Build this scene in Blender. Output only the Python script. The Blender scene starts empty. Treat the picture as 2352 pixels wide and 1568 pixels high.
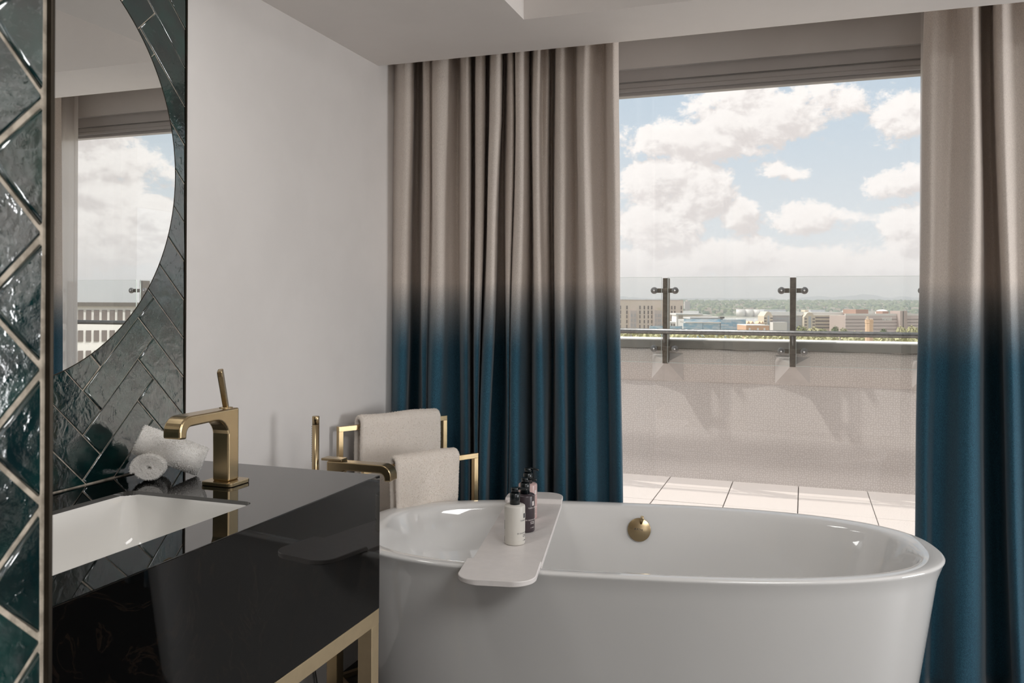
import bpy, bmesh, math, random
import numpy as np
from mathutils import Vector, Matrix, Euler
random.seed(7); RNG = np.random.default_rng(7)
scene = bpy.context.scene
COL = scene.collection
PI = math.pi

# ------------------------------------------------------------------ camera
FOC, YAW, ROLL, CYP, CAMH = 1919.234, .335428, -.005274, 696.1, 1.42
_F = np.array([-math.sin(YAW), math.cos(YAW), 0.0]); _R = np.array([math.cos(YAW), math.sin(YAW), 0.0]); _D = np.array([0, 0, -1.0])
_R, _D = math.cos(ROLL)*_R + math.sin(ROLL)*_D, math.cos(ROLL)*_D - math.sin(ROLL)*_R
ORG = np.array([0, 0, CAMH])
def ray(x, y): return _F + _R*(x-1176)/FOC + _D*(y-CYP)/FOC
def on_x(x, y, X): v = ray(x, y); return ORG + v*(X/v[0])
def on_y(x, y, Y): v = ray(x, y); return ORG + v*(Y/v[1])
def on_z(x, y, Z): v = ray(x, y); return ORG + v*((Z-CAMH)/v[2])
cam = bpy.data.cameras.new('camera'); cam_ob = bpy.data.objects.new('camera', cam); COL.objects.link(cam_ob)
M = Matrix(((_R[0], -_D[0], -_F[0]), (_R[1], -_D[1], -_F[1]), (_R[2], -_D[2], -_F[2]))).to_4x4()
M.translation = Vector(ORG); cam_ob.matrix_world = M
cam.sensor_width = 36; cam.lens = FOC/2352*36; cam.shift_y = -(784-CYP)/2352
cam.clip_start = .05; cam.clip_end = 30000
cam.dof.use_dof = True; cam.dof.focus_distance = 3.0; cam.dof.aperture_fstop = 16
scene.camera = cam_ob

# ------------------------------------------------------------------ world, sun, lamps, exposure
scene.view_settings.view_transform = 'Standard'; scene.view_settings.look = 'None'
scene.view_settings.exposure = 0.13; scene.view_settings.gamma = 1.0; scene.view_settings.use_curve_mapping = False
cy = scene.cycles
cy.use_denoising = True; cy.max_bounces = 14; cy.diffuse_bounces = 6; cy.glossy_bounces = 6
cy.transparent_max_bounces = 24; cy.transmission_bounces = 8; cy.sample_clamp_indirect = 6; cy.volume_bounces = 0
cy.caustics_refractive = False; cy.caustics_reflective = False

class NT:
    """small helper to wire shader nodes"""
    def __init__(s, tree): s.t = tree; s.t.nodes.clear()
    def n(s, typ, **kw):
        nd = s.t.nodes.new(typ)
        for k, v in kw.items():
            if k.startswith('i_'):
                nd.inputs[k[2:].replace('_', ' ')].default_value = v
            else: setattr(nd, k, v)
        return nd
    def l(s, a, b): s.t.links.new(a, b)
    def math(s, op, a, b=None, c=None, clamp=False):
        nd = s.t.nodes.new('ShaderNodeMath'); nd.operation = op; nd.use_clamp = clamp
        for i, v in enumerate((a, b, c)):
            if v is None: continue
            if isinstance(v, (int, float)): nd.inputs[i].default_value = v
            else: s.l(v, nd.inputs[i])
        return nd.outputs[0]
    def maprange(s, v, a, b, c, d, smooth=True):
        nd = s.t.nodes.new('ShaderNodeMapRange'); nd.interpolation_type = 'SMOOTHSTEP' if smooth else 'LINEAR'
        if not smooth: nd.clamp = True
        s.l(v, nd.inputs[0])
        for i, k in enumerate((a, b, c, d)): nd.inputs[i+1].default_value = k
        return nd.outputs[0]
    def mix(s, f, a, b):
        nd = s.t.nodes.new('ShaderNodeMix'); nd.data_type = 'RGBA'
        for sock, v in ((nd.inputs[0], f), (nd.inputs[6], a), (nd.inputs[7], b)):
            if isinstance(v, (int, float)): sock.default_value = v
            elif isinstance(v, tuple): sock.default_value = (*v[:3], 1)
            else: s.l(v, sock)
        return nd.outputs[2]
    def noise(s, vec, scale, detail=2, rough=.5, dist=0):
        nd = s.t.nodes.new('ShaderNodeTexNoise'); nd.inputs['Scale'].default_value = scale
        nd.inputs['Detail'].default_value = detail; nd.inputs['Roughness'].default_value = rough; nd.inputs['Distortion'].default_value = dist
        if vec is not None: s.l(vec, nd.inputs['Vector'])
        return nd.outputs['Fac']
    def vmath(s, op, a, b):
        nd = s.t.nodes.new('ShaderNodeVectorMath'); nd.operation = op
        for i, v in enumerate((a, b)):
            if v is None: continue
            if isinstance(v, tuple): nd.inputs[i].default_value = v
            else: s.l(v, nd.inputs[i])
        return nd
def srgb(r, g, b):
    f = lambda c: (c/255/12.92) if c/255 <= .04045 else ((c/255+.055)/1.055)**2.4
    return (f(r), f(g), f(b))

def azel(px, py):
    v = ray(px, py); return math.atan2(v[0], v[1]), math.asin(v[2]/np.linalg.norm(v))
world = bpy.data.worlds.new('sky'); scene.world = world; world.use_nodes = True
w = NT(world.node_tree)
tc = w.n('ShaderNodeTexCoord'); sep = w.n('ShaderNodeSeparateXYZ'); w.l(tc.outputs['Generated'], sep.inputs[0])
az = w.math('ARCTAN2', sep.outputs[0], sep.outputs[1]); el = w.math('ARCSINE', sep.outputs[2])
comb = w.n('ShaderNodeCombineXYZ'); w.l(az, comb.inputs[0]); w.l(el, comb.inputs[1]); P = comb.outputs[0]
def cloud_density(P):
    # cumulus banks by azimuth / elevation (radians), puffed up by noise
    banks = [(1590, 330, 190, 60, .9), (1740, 275, 170, 75, .9), (1680, 215, 110, 45, .6), (1520, 420, 110, 70, .9), (1600, 450, 110, 80, 1), (1520, 520, 130, 70, .9),
             (1700, 500, 50, 50, .8), (1790, 395, 80, 34, .55), (1945, 225, 120, 50, .62), (2060, 265, 110, 60, .66), (2070, 425, 80, 46, .8), (1850, 505, 110, 36, .8),
             (2080, 520, 60, 70, .9), (1480, 620, 230, 66, .9), (1700, 590, 200, 46, .8), (1880, 610, 220, 50, .9), (2090, 610, 160, 56, .9), (1300, 480, 140, 110, .8),
             (2330, 470, 150, 120, .8), (1180, 300, 120, 60, .7), (2500, 300, 160, 70, .7), (1000, 560, 240, 70, .8)]
    tot = None
    wob = w.t.nodes.new('ShaderNodeTexNoise'); wob.inputs['Scale'].default_value = 9; wob.inputs['Detail'].default_value = 3; w.l(P, wob.inputs['Vector'])
    off = w.vmath('MULTIPLY_ADD', wob.outputs['Color'], (.05, .035, 0)); off.inputs[2].default_value = (-.025, -.0175, 0)
    PW = w.vmath('ADD', P, off.outputs[0]).outputs[0]
    for px, py, rx, ry, s in banks:
        a, e = azel(px, py); a2, e2 = rx/FOC*.93, ry/FOC
        d = w.vmath('MULTIPLY', w.vmath('SUBTRACT', PW, (a, e, 0)).outputs[0], (1/a2, 1/e2, 0))
        ln = w.vmath('LENGTH', d.outputs[0], None).outputs['Value']
        v = w.maprange(ln, 1.5, .1, 0, s)
        tot = v if tot is None else w.math('MAXIMUM', tot, v)
    # beyond the banks in view the same broken cumulus goes on all round
    st = w.vmath('MULTIPLY', P, (1, 1.9, 1)).outputs[0]
    far = w.noise(st, 4.2, 3, .5)
    outside = w.maprange(w.math('ABSOLUTE', w.math('ADD', az, .045)), .27, .42, 0, 1)
    high = w.maprange(el, .27, .36, 0, 1)
    outside = w.math('MAXIMUM', outside, high)
    general = w.math('MULTIPLY', w.maprange(far, .40, .62, 0, .95), outside)
    tot = w.math('MAXIMUM', tot, general)
    st2 = w.vmath('MULTIPLY', P, (1, 1.35, 1)).outputs[0]
    n1 = w.noise(st2, 24, 9, .68, .15); n2 = w.noise(st2, 9, 3, .5)
    puff = w.math('ADD', w.math('MULTIPLY', w.math('SUBTRACT', n1, .5), 1.9), w.math('MULTIPLY', w.math('SUBTRACT', n2, .5), .5))
    return w.math('ADD', tot, puff)
d0 = cloud_density(P)
shift = w.vmath('ADD', P, (-.008, .013, 0)).outputs[0]
d1 = cloud_density(shift)
mask = w.maprange(d0, .22, .50, 0, 1)
relief = w.maprange(w.math('SUBTRACT', d0, d1), -.34, .26, 0, 1)
thick = w.maprange(d0, .5, 1.15, 0, 1)
cl = w.mix(relief, srgb(212, 204, 201), srgb(245, 239, 235))
cl = w.mix(w.math('MULTIPLY', thick, .3), cl, srgb(224, 216, 212))
blue = w.mix(w.maprange(el, .0, .30, 0, 1), srgb(214, 218, 220), srgb(178, 195, 210))
skyc = w.mix(mask, blue, cl)
hzf = w.maprange(el, .085, .012, 0, .75)
skyc = w.mix(hzf, skyc, srgb(226, 220, 217))
grd = w.maprange(el, -.02, .0, 1, 0)
skyc = w.mix(grd, skyc, srgb(170, 165, 155))
bg = w.n('ShaderNodeBackground'); w.l(skyc, bg.inputs[0]); bg.inputs[1].default_value = 1.2
wo = w.n('ShaderNodeOutputWorld'); w.l(bg.outputs[0], wo.inputs[0])

def lamp(name, typ, loc, direction, energy, color, **kw):
    L = bpy.data.lights.new(name, typ); L.energy = energy; L.color = color
    for k, v in kw.items(): setattr(L, k, v)
    o = bpy.data.objects.new(name, L); COL.objects.link(o); o.location = loc
    o.rotation_euler = Vector(direction).to_track_quat('-Z', 'Y').to_euler(); return o
lamp('sun', 'SUN', (0, 20, 30), (.456, -.15, -.75), 2.1, (1, .95, .88), angle=math.radians(.6))
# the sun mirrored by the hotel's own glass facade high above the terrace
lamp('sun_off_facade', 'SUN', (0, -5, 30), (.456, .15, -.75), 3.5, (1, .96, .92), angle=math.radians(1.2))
# unseen fill lamp added behind the photographer to brighten curtains and room
lamp('fill_behind', 'AREA', (2.6, -2.3, 1.75), (-.5, 1, .05), 12, (.985, .99, 1), shape='RECTANGLE', size=1.5, size_y=1.8)
lamp('fill_right', 'AREA', (3.4, 2.70, 1.45), (-1, -.12, .38), 82, (.985, .99, 1), shape='RECTANGLE', size=1.1, size_y=1.8)  # added fill from the right, out of view, brightens left wall and ceiling
lamp('fill_ceiling', 'AREA', (1.75, -.1, 2.76), (0, 0, -1), 62, (1, .995, .985), shape='RECTANGLE', size=1.4, size_y=1.4)  # added overhead fill, unseen, lifts the curtains and tub interior
lamp('fill_vanity', 'AREA', (-1.22, 1.35, 2.385), (0, .06, -1), 5, (1, .98, .95), shape='RECTANGLE', size=.25, size_y=.7)  # unseen lamp added over the vanity to lighten basin, towels and worktop

# ------------------------------------------------------------------ mesh helpers
class MB:
    def __init__(s): s.v = []; s.f = []; s.sm = []
    def add(s, vs, fs, smooth=False):
        o = len(s.v); s.v += [tuple(map(float, p)) for p in vs]; s.f += [tuple(i+o for i in f) for f in fs]; s.sm += [smooth]*len(fs); return s
    def box(s, x0, x1, y0, y1, z0, z1):
        vs = [(x, y, z) for z in (z0, z1) for y in (y0, y1) for x in (x0, x1)]
        return s.add(vs, [(0, 2, 3, 1), (4, 5, 7, 6), (0, 1, 5, 4), (1, 3, 7, 5), (3, 2, 6, 7), (2, 0, 4, 6)])
    def prism(s, poly, mapf, d0, d1, smooth=False):
        """poly: list of 2-D points (ccw), mapf(u,v,d)->xyz"""
        n = len(poly); vs = [mapf(u, v, d0) for u, v in poly]+[mapf(u, v, d1) for u, v in poly]
        o = len(s.v); s.add(vs, [])
        fs = [(i, (i+1) % n, n+(i+1) % n, n+i) for i in range(n)]
        s.f += [tuple(i+o for i in f) for f in fs]; s.sm += [smooth]*n
        s.f += [tuple(o+i for i in range(n-1, -1, -1)), tuple(o+n+i for i in range(n))]; s.sm += [False, False]; return s
    def lathe(s, prof, n=32, cx=0, cy=0, smooth=True, caps=True):
        """prof: list of (r,z) bottom to top around z"""
        m = len(prof); vs = [(cx+r*math.cos(2*PI*k/n), cy+r*math.sin(2*PI*k/n), z) for r, z in prof for k in range(n)]
        fs = [(i*n+k, i*n+(k+1) % n, (i+1)*n+(k+1) % n, (i+1)*n+k) for i in range(m-1) for k in range(n)]
        o = len(s.v); s.add(vs, fs, smooth)
        if caps:
            s.f += [tuple(o+k for k in range(n-1, -1, -1)), tuple(o+(m-1)*n+k for k in range(n))]; s.sm += [False, False]
        return s
    def tube(s, pts, r, n=12, caps=True, smooth=True):
        pts = [Vector(p) for p in pts]; rings = []; up = Vector((.123, .456, .88)).normalized()
        for i, p in enumerate(pts):
            t = (pts[min(i+1, len(pts)-1)]-pts[max(i-1, 0)]).normalized()
            a = t.cross(up)
            if a.length < .1: a = t.cross(Vector((1, 0, 0)))
            a.normalize(); b = t.cross(a); rr = r[i] if isinstance(r, (list, tuple)) else r
            rings += [p+(a*math.cos(2*PI*k/n)+b*math.sin(2*PI*k/n))*rr for k in range(n)]
        m = len(pts)
        fs = [(i*n+k, i*n+(k+1) % n, (i+1)*n+(k+1) % n, (i+1)*n+k) for i in range(m-1) for k in range(n)]
        o = len(s.v); s.add(rings, fs, smooth)
        if caps: s.f += [tuple(o+k for k in range(n-1, -1, -1)), tuple(o+(m-1)*n+k for k in range(n))]; s.sm += [False, False]
        return s
    def grid(s, P, smooth=True, closed_u=False):
        """P: array (nu, nv, 3)"""
        nu, nv = len(P), len(P[0]); vs = [p for row in P for p in row]
        R = range(nu if closed_u else nu-1)
        return s.add(vs, [(i*nv+j, ((i+1) % nu)*nv+j, ((i+1) % nu)*nv+j+1, i*nv+j+1) for i in R for j in range(nv-1)], smooth)
    def xf(s, m):
        s.v = [tuple(m @ Vector(p)) for p in s.v]; return s
ORIG = {}
def mesh_of(name, mb, org=(0, 0, 0), bevel=0, seg=2, fix=True):
    me = bpy.data.meshes.new(name)
    v = np.array(mb.v, float)-np.array(org)
    me.from_pydata(v.tolist(), [], mb.f)
    me.polygons.foreach_set('use_smooth', mb.sm)
    if bevel or fix:
        bm = bmesh.new(); bm.from_mesh(me)
        if fix: bmesh.ops.recalc_face_normals(bm, faces=bm.faces)
        if bevel:
            ed = [e for e in bm.edges if len(e.link_faces) == 2 and e.calc_face_angle(0) > .5]
            bmesh.ops.bevel(bm, geom=ed, offset=bevel, segments=seg, affect='EDGES', profile=.5, clamp_overlap=True)
        bm.to_mesh(me); bm.free()
    return me
def obj(name, mb, mat, parent=None, bevel=0, seg=2, kind=None, org=None, fix=True, label=None):
    po = ORIG[parent.name] if parent is not None else (org or (0, 0, 0))
    me = mesh_of(name, mb, po, bevel, seg, fix); me.materials.append(mat)
    o = bpy.data.objects.new(name, me); COL.objects.link(o)
    if parent is not None: o.parent = parent
    else: o.location = po
    ORIG[o.name] = po
    if kind: o['kind'] = kind
    if label: o['label'] = label
    return o
def inst(name, me, parent, loc, rot=None):
    """an object of its own that shares a mesh; loc in world, parent unrotated"""
    o = bpy.data.objects.new(name, me); COL.objects.link(o); o.parent = parent
    o.location = Vector(loc)-Vector(ORIG[parent.name])
    if rot: o.rotation_euler = rot
    ORIG[o.name] = tuple(loc); return o
def tag(o, label, cat, group=None):
    o['label'] = label; o['category'] = cat
    if group: o['group'] = group
    return o
def thing(name, label, cat, loc=(0, 0, 0), group=None):
    o = bpy.data.objects.new(name, None); o.empty_display_size = .05; COL.objects.link(o); o.location = loc
    ORIG[o.name] = tuple(loc); return tag(o, label, cat, group)
def struct(name, mb, mat, **kw):
    return obj(name, mb, mat, kind='structure', **kw)

# ------------------------------------------------------------------ materials
def pbr(name, col, rough=.5, metal=0, spec=.5, coat=0, sheen=0, ior=1.5, trans=0, **kw):
    m = bpy.data.materials.new(name); m.use_nodes = True; t = NT(m.node_tree)
    b = t.n('ShaderNodeBsdfPrincipled'); o = t.n('ShaderNodeOutputMaterial'); t.l(b.outputs[0], o.inputs[0])
    b.inputs['Base Color'].default_value = (*col, 1); b.inputs['Roughness'].default_value = rough; b.inputs['Metallic'].default_value = metal
    b.inputs['Specular IOR Level'].default_value = spec; b.inputs['Coat Weight'].default_value = coat; b.inputs['Coat Roughness'].default_value = .05
    b.inputs['Sheen Weight'].default_value = sheen; b.inputs['IOR'].default_value = ior; b.inputs['Transmission Weight'].default_value = trans
    return m, t, b
def bump(t, b, h, strength, dist):
    bp = t.n('ShaderNodeBump'); bp.inputs['Strength'].default_value = strength; bp.inputs['Distance'].default_value = dist
    t.l(h, bp.inputs['Height']); t.l(bp.outputs[0], b.inputs['Normal']); return bp
def coord(t, kind='Object', sc=None):
    c = t.n('ShaderNodeTexCoord').outputs[kind]
    return t.vmath('MULTIPLY', c, sc).outputs[0] if sc else c
def flat(name, rgb255, rough=.6, **kw): return pbr(name, srgb(*rgb255), rough, **kw)[0]
def mottled(name, a, b_, scale=8, rough=.6, detail=4, bmp=0, bd=.002, **kw):
    m, t, b = pbr(name, srgb(*a), rough, **kw); n = t.noise(coord(t), scale, detail, .6)
    t.l(t.mix(t.maprange(n, .35, .65, 0, 1), srgb(*a), srgb(*b_)), b.inputs['Base Color'])
    if bmp: bump(t, b, n, bmp, bd)
    return m
MAT = {}
MAT['wall'] = mottled('painted_plaster', (222, 218, 215), (218, 214, 211), 3, .62, bmp=.02)
MAT['ceiling'] = mottled('ceiling_paint', (232, 227, 223), (229, 224, 220), 3, .6)
MAT['grout'] = mottled('grout', (196, 184, 168), (150, 140, 126), 60, .85, bmp=.3, bd=.001)
MAT['dark_trim'] = flat('dark_bronze_trim', (52, 46, 38), .35, metal=.8)
def glaze():
    m, t, b = pbr('green_glaze', (.004, .02, .02), .045, spec=.5, ior=2.25)
    oi = t.n('ShaderNodeObjectInfo'); c = coord(t)
    off = t.vmath('MULTIPLY', oi.outputs['Location'], (3.1, 5.7, 4.3)).outputs[0]
    cc = t.vmath('ADD', c, off).outputs[0]
    n = t.noise(cc, 22, 5, .6); n2 = t.noise(cc, 120, 3, .6)
    col = t.mix(t.maprange(n, .32, .7, 0, 1), srgb(8, 26, 28), srgb(16, 58, 54))
    col = t.mix(t.maprange(oi.outputs['Random'], 0, 1, 0, .55), col, srgb(10, 30, 32))
    t.l(col, b.inputs['Base Color'])
    big = t.noise(cc, 26, 2, .5, .6); fine = t.noise(cc, 150, 4, .7, .5); pit = t.maprange(t.noise(cc, 70, 3, .6), .58, .70, 0, 1)
    h = t.math('ADD', t.math('ADD', t.math('MULTIPLY', big, 1.0), t.math('MULTIPLY', fine, .13)), t.math('MULTIPLY', pit, .12))
    bump(t, b, h, 1.0, .0009); return m
MAT['tile'] = glaze()
MAT['mirror'] = pbr('silvered_glass', (.93, .94, .93), .0, metal=1)[0]
def stone(name, ior):
    m, t, b = pbr(name, (.004, .004, .004), .02, ior=ior)
    n = t.noise(coord(t, sc=(1, 1, 1)), 5, 6, .6, 1.5)
    v = t.maprange(t.math('ABSOLUTE', t.math('SUBTRACT', n, .5)), .012, .0, 0, .5)
    t.l(t.mix(v, srgb(9, 9, 9), srgb(34, 26, 20)), b.inputs['Base Color']); return m
MAT['stone'] = stone('black_polished_stone', 2.1); MAT['stone_front'] = stone('black_polished_front', 1.4)
def brass(name, col, rough, axis=(300, 300, 8)):
    m, t, b = pbr(name, srgb(*col), rough, metal=1)
    n = t.noise(coord(t), 40, 2, .5)
    t.l(t.mix(n, srgb(*[c-6 for c in col]), srgb(*[c+6 for c in col])), b.inputs['Base Color']); return m
MAT['brass'] = brass('brushed_bronze', (180, 160, 126), .26)
MAT['brass_frame'] = brass('satin_champagne_metal', (224, 204, 168), .45)
MAT['gold'] = brass('polished_gold_metal', (228, 202, 158), .22)
MAT['ceramic'] = pbr('white_ceramic', srgb(226, 224, 220), .06, spec=.5)[0]
MAT['acrylic'] = pbr('white_acrylic', srgb(222, 221, 219), .035, spec=.5, ior=1.7)[0]
MAT['matt_white'] = mottled('matt_white_resin', (226, 221, 218), (222, 217, 214), 30, .45)
MAT['black_plastic'] = flat('black_pump_plastic', (16, 24, 26), .22)
MAT['bottle_white'] = flat('cream_bottle', (206, 202, 194), .35)
MAT['bottle_dark'] = flat('aubergine_bottle', (58, 48, 52), .3)
MAT['bottle_pink'] = flat('dusty_pink_bottle', (190, 160, 156), .3)
MAT['ink_dark'] = flat('dark_print', (50, 52, 58), .5); MAT['ink_light'] = flat('pale_print', (214, 208, 206), .5)
MAT['chrome'] = flat('chrome', (210, 210, 208), .08, metal=1)
def towel(name, a, b_):
    m, t, b = pbr(name, srgb(*a), .95, sheen=.4); n = t.noise(coord(t), 260, 4, .7)
    t.l(t.mix(n, srgb(*a), srgb(*b_)), b.inputs['Base Color']); bump(t, b, n, .3, .002)
    tr = t.n('ShaderNodeBsdfTranslucent'); tr.inputs[0].default_value = (*srgb(*a), 1); mx = t.n('ShaderNodeMixShader'); mx.inputs[0].default_value = .15
    t.l(b.outputs[0], mx.inputs[1]); t.l(tr.outputs[0], mx.inputs[2]); out = [q for q in t.t.nodes if q.type == 'OUTPUT_MATERIAL'][0]; t.l(mx.outputs[0], out.inputs[0]); return m
MAT['towel'] = towel('cream_terry', (246, 238, 229), (232, 223, 213)); MAT['towel_white'] = towel('white_terry', (250, 248, 245), (240, 237, 233))
def curtain_mat():
    m, t, b = pbr('dip_dyed_linen', (.3, .28, .26), .9, sheen=.25)
    c = coord(t, 'Object'); s = t.n('ShaderNodeSeparateXYZ'); t.l(c, s.inputs[0])
    wob = t.noise(t.vmath('MULTIPLY', c, (6, 6, 1.2)).outputs[0], 1, 3, .5)
    z = t.math('ADD', s.outputs[2], t.math('MULTIPLY', t.math('SUBTRACT', wob, .5), .05))
    f = t.math('SUBTRACT', 1.0, t.math('POWER', t.maprange(z, CAMH-.235, CAMH+.075, 0, 1, smooth=False), 1.9))
    wx = t.noise(t.vmath('MULTIPLY', c, (240, 240, 1500)).outputs[0], 1, 2, .6); wy = t.noise(t.vmath('MULTIPLY', c, (1500, 1500, 160)).outputs[0], 1, 2, .6)
    weave = t.math('MULTIPLY', wx, wy); wv = t.maprange(weave, .14, .36, 0, 1)
    taupe = t.mix(wv, srgb(204, 193, 184), srgb(232, 222, 213)); teal = t.mix(wv, srgb(14, 54, 74), srgb(46, 98, 118))
    col = t.mix(f, taupe, teal); t.l(col, b.inputs['Base Color']); bump(t, b, weave, .25, .001)
    tr = t.n('ShaderNodeBsdfTranslucent'); t.l(col, tr.inputs[0]); mx = t.n('ShaderNodeMixShader'); mx.inputs[0].default_value = .035
    t.l(b.outputs[0], mx.inputs[1]); t.l(tr.outputs[0], mx.inputs[2])
    out = [n for n in t.t.nodes if n.type == 'OUTPUT_MATERIAL'][0]; t.l(mx.outputs[0], out.inputs[0]); return m
MAT['curtain'] = curtain_mat()
def sheer_mat():
    m, t, b = pbr('white_voile', srgb(244, 241, 238), .9)
    tr = t.n('ShaderNodeBsdfTranslucent'); tr.inputs[0].default_value = (*srgb(244, 241, 238), 1); tp = t.n('ShaderNodeBsdfTransparent')
    m1 = t.n('ShaderNodeMixShader'); m1.inputs[0].default_value = .5; t.l(b.outputs[0], m1.inputs[1]); t.l(tr.outputs[0], m1.inputs[2])
    m2 = t.n('ShaderNodeMixShader'); m2.inputs[0].default_value = .12; t.l(m1.outputs[0], m2.inputs[1]); t.l(tp.outputs[0], m2.inputs[2])
    out = [n for n in t.t.nodes if n.type == 'OUTPUT_MATERIAL'][0]; t.l(m2.outputs[0], out.inputs[0]); return m
MAT['sheer'] = sheer_mat()
def glass_mat(name, tint, ior=1.5, gloss=1.0):
    m = bpy.data.materials.new(name); m.use_nodes = True; t = NT(m.node_tree)
    tp = t.n('ShaderNodeBsdfTransparent'); tp.inputs[0].default_value = (*tint, 1); gl = t.n('ShaderNodeBsdfGlossy'); gl.inputs['Roughness'].default_value = 0
    fr = t.n('ShaderNodeFresnel'); fr.inputs[0].default_value = ior; ge = t.n('ShaderNodeNewGeometry')
    k = t.math('MULTIPLY', t.math('MULTIPLY', fr.outputs[0], gloss, clamp=True), t.math('SUBTRACT', 1.0, ge.outputs['Backfacing']))
    mx = t.n('ShaderNodeMixShader'); t.l(k, mx.inputs[0]); t.l(tp.outputs[0], mx.inputs[1]); t.l(gl.outputs[0], mx.inputs[2])
    o = t.n('ShaderNodeOutputMaterial'); t.l(mx.outputs[0], o.inputs[0]); return m
MAT['pane'] = glass_mat('double_glazing', (.97, .975, .975), 1.52, 2.2)
MAT['balustrade_glass'] = glass_mat('toughened_glass', (.955, .965, .96), 1.5, .5)
MAT['glass_edge'] = flat('pale_green_glass_edge', (196, 206, 202), .2)
MAT['frame'] = flat('grey_window_frame', (186, 182, 180), .35)
MAT['steel'] = mottled('brushed_steel', (126, 125, 123), (110, 109, 107), 40, .3, metal=.9)
MAT['post_steel'] = mottled('weathered_steel_post', (112, 104, 94), (98, 90, 82), 30, .42, metal=.6)
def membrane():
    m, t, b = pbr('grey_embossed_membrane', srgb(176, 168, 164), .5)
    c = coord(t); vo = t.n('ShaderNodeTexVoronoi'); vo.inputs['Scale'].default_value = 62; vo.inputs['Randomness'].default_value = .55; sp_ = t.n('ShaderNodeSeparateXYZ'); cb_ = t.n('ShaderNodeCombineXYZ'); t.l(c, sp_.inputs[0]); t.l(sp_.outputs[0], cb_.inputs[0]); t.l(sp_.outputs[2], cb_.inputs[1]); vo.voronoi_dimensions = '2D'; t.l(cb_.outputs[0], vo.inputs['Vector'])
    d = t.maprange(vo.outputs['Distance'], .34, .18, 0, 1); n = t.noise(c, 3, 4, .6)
    t.l(t.mix(t.math('MULTIPLY', d, .42), t.mix(n, srgb(206, 198, 193), srgb(190, 182, 177)), srgb(240, 235, 231)), b.inputs['Base Color']); bump(t, b, d, .12, .001); return m  # paler dots: light catching the embossing, put into the colour
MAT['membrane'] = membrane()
MAT['membrane_smooth'] = mottled('grey_flashing_membrane', (202, 194, 189), (192, 184, 179), 6, .55, bmp=.2, bd=.004)
MAT['cap'] = flat('white_parapet_cap', (228, 224, 220), .5); MAT['fascia'] = flat('grey_parapet_fascia', (124, 120, 114), .5)
MAT['slab'] = mottled('pale_granite_slab', (208, 200, 194), (160, 152, 148), 320, .8, bmp=.3, bd=.001)
MAT['joint'] = flat('dark_slab_joint', (92, 84, 78), .9)
MAT['floor'] = mottled('dark_stained_floor', (34, 28, 24), (24, 20, 18), 6, .35)
MAT['rug'] = mottled('ribbed_charcoal_rug', (128, 122, 116), (84, 80, 76), 90, .95)
MAT['skirting'] = flat('white_skirting', (222, 216, 210), .5)

# ------------------------------------------------------------------ room shell
XWALL, XTILE, YW0, YGL = -1.68, -1.67, 3.58, 3.65
ZB, ZT, ZR = CAMH+.987, CAMH+1.36, CAMH+1.16       # bulkhead soffit, tray ceiling, curtain recess
YB = 3.109; WX0, WX1, WZ1 = -1.35, 1.35, on_y(1770, 130, YW0)[2]
XR, YF = 3.5, -2.6
struct('floor', MB().box(-1.9, XR+.1, YF-.1, 3.80, -.12, 0), MAT['floor'])
wl = struct('wall_left', MB().box(-1.9, XWALL, YF-.1, YW0, 0, ZT+.1), MAT['wall'])
wb = MB()
wb.box(-1.9, WX0, YW0, 3.80, 0, ZT+.1); wb.box(WX1, XR+.1, YW0, 3.80, 0, ZT+.1); wb.box(WX0, WX1, YW0, 3.80, WZ1, ZT+.1)
struct('wall_back', wb, MAT['wall'])
wr = MB(); wr.box(XR, XR+.1, YF, -.9, 0, ZT+.1); wr.box(XR, XR+.1, 1.3, YW0, 0, ZT+.1); wr.box(XR, XR+.1, -.9, 1.3, 0, .3); wr.box(XR, XR+.1, -.9, 1.3, 2.45, ZT+.1)
struct('wall_right', wr, MAT['wall'])
struct('wall_front', MB().box(-1.9, XR+.1, YF-.1, YF, 0, ZT+.1), MAT['wall'])
XTR, YTR = -.9238, 2.7584                                            # far left corner of the raised tray
ce = MB()
ce.box(XWALL, XTR, YF, YB, ZB, ZT+.1)                                 # dropped border along the left wall
ce.box(XTR, XR, YTR, YB, ZB, ZT+.1)                                   # dropped border by the window
ce.box(XTR, XR, YF, YTR, ZT, ZT+.1); ce.box(XWALL, XR, YB, YW0, ZR, ZT+.1)
struct('ceiling', ce, MAT['ceiling'])
struct('baseboard_left', MB().box(XWALL, XWALL+.015, 1.98, YW0, 0, .12), MAT['skirting'])

# window: frame rails built as parts, one big fixed pane
zlow = on_y(1770, 190.5, YW0+.03)[2]
win = struct('window_1', MB().box(WX0, WX1, YW0+.02, YW0+.10, zlow+.05, WZ1), MAT['frame'])
f1 = MB(); f1.box(WX0, WX1, YW0+.035, YW0+.09, zlow+.022, zlow+.051)
obj('head_rail', f1, MAT['frame'], win, bevel=.006)
f2 = MB(); f2.box(WX0, WX1, YW0+.03, YW0+.09, zlow+.008, zlow+.024); f2.box(WX0, WX1, YW0+.045, YW0+.09, zlow-.006, zlow+.01)
obj('glazing_bead', f2, MAT['frame'], win, bevel=.003)
for x in (WX0, WX1-.07): obj('jamb', MB().box(x, x+.07, YW0+.03, YW0+.1, .02, zlow), MAT['frame'], win, bevel=.004)
obj('sill', MB().box(WX0, WX1, YW0+.0, YW0+.12, -.005, .13), MAT['frame'], win, bevel=.004)
obj('pane', MB().box(WX0+.07, WX1-.07, YGL, YGL+.004, .12, zlow+.01), MAT['pane'], win)

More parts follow.
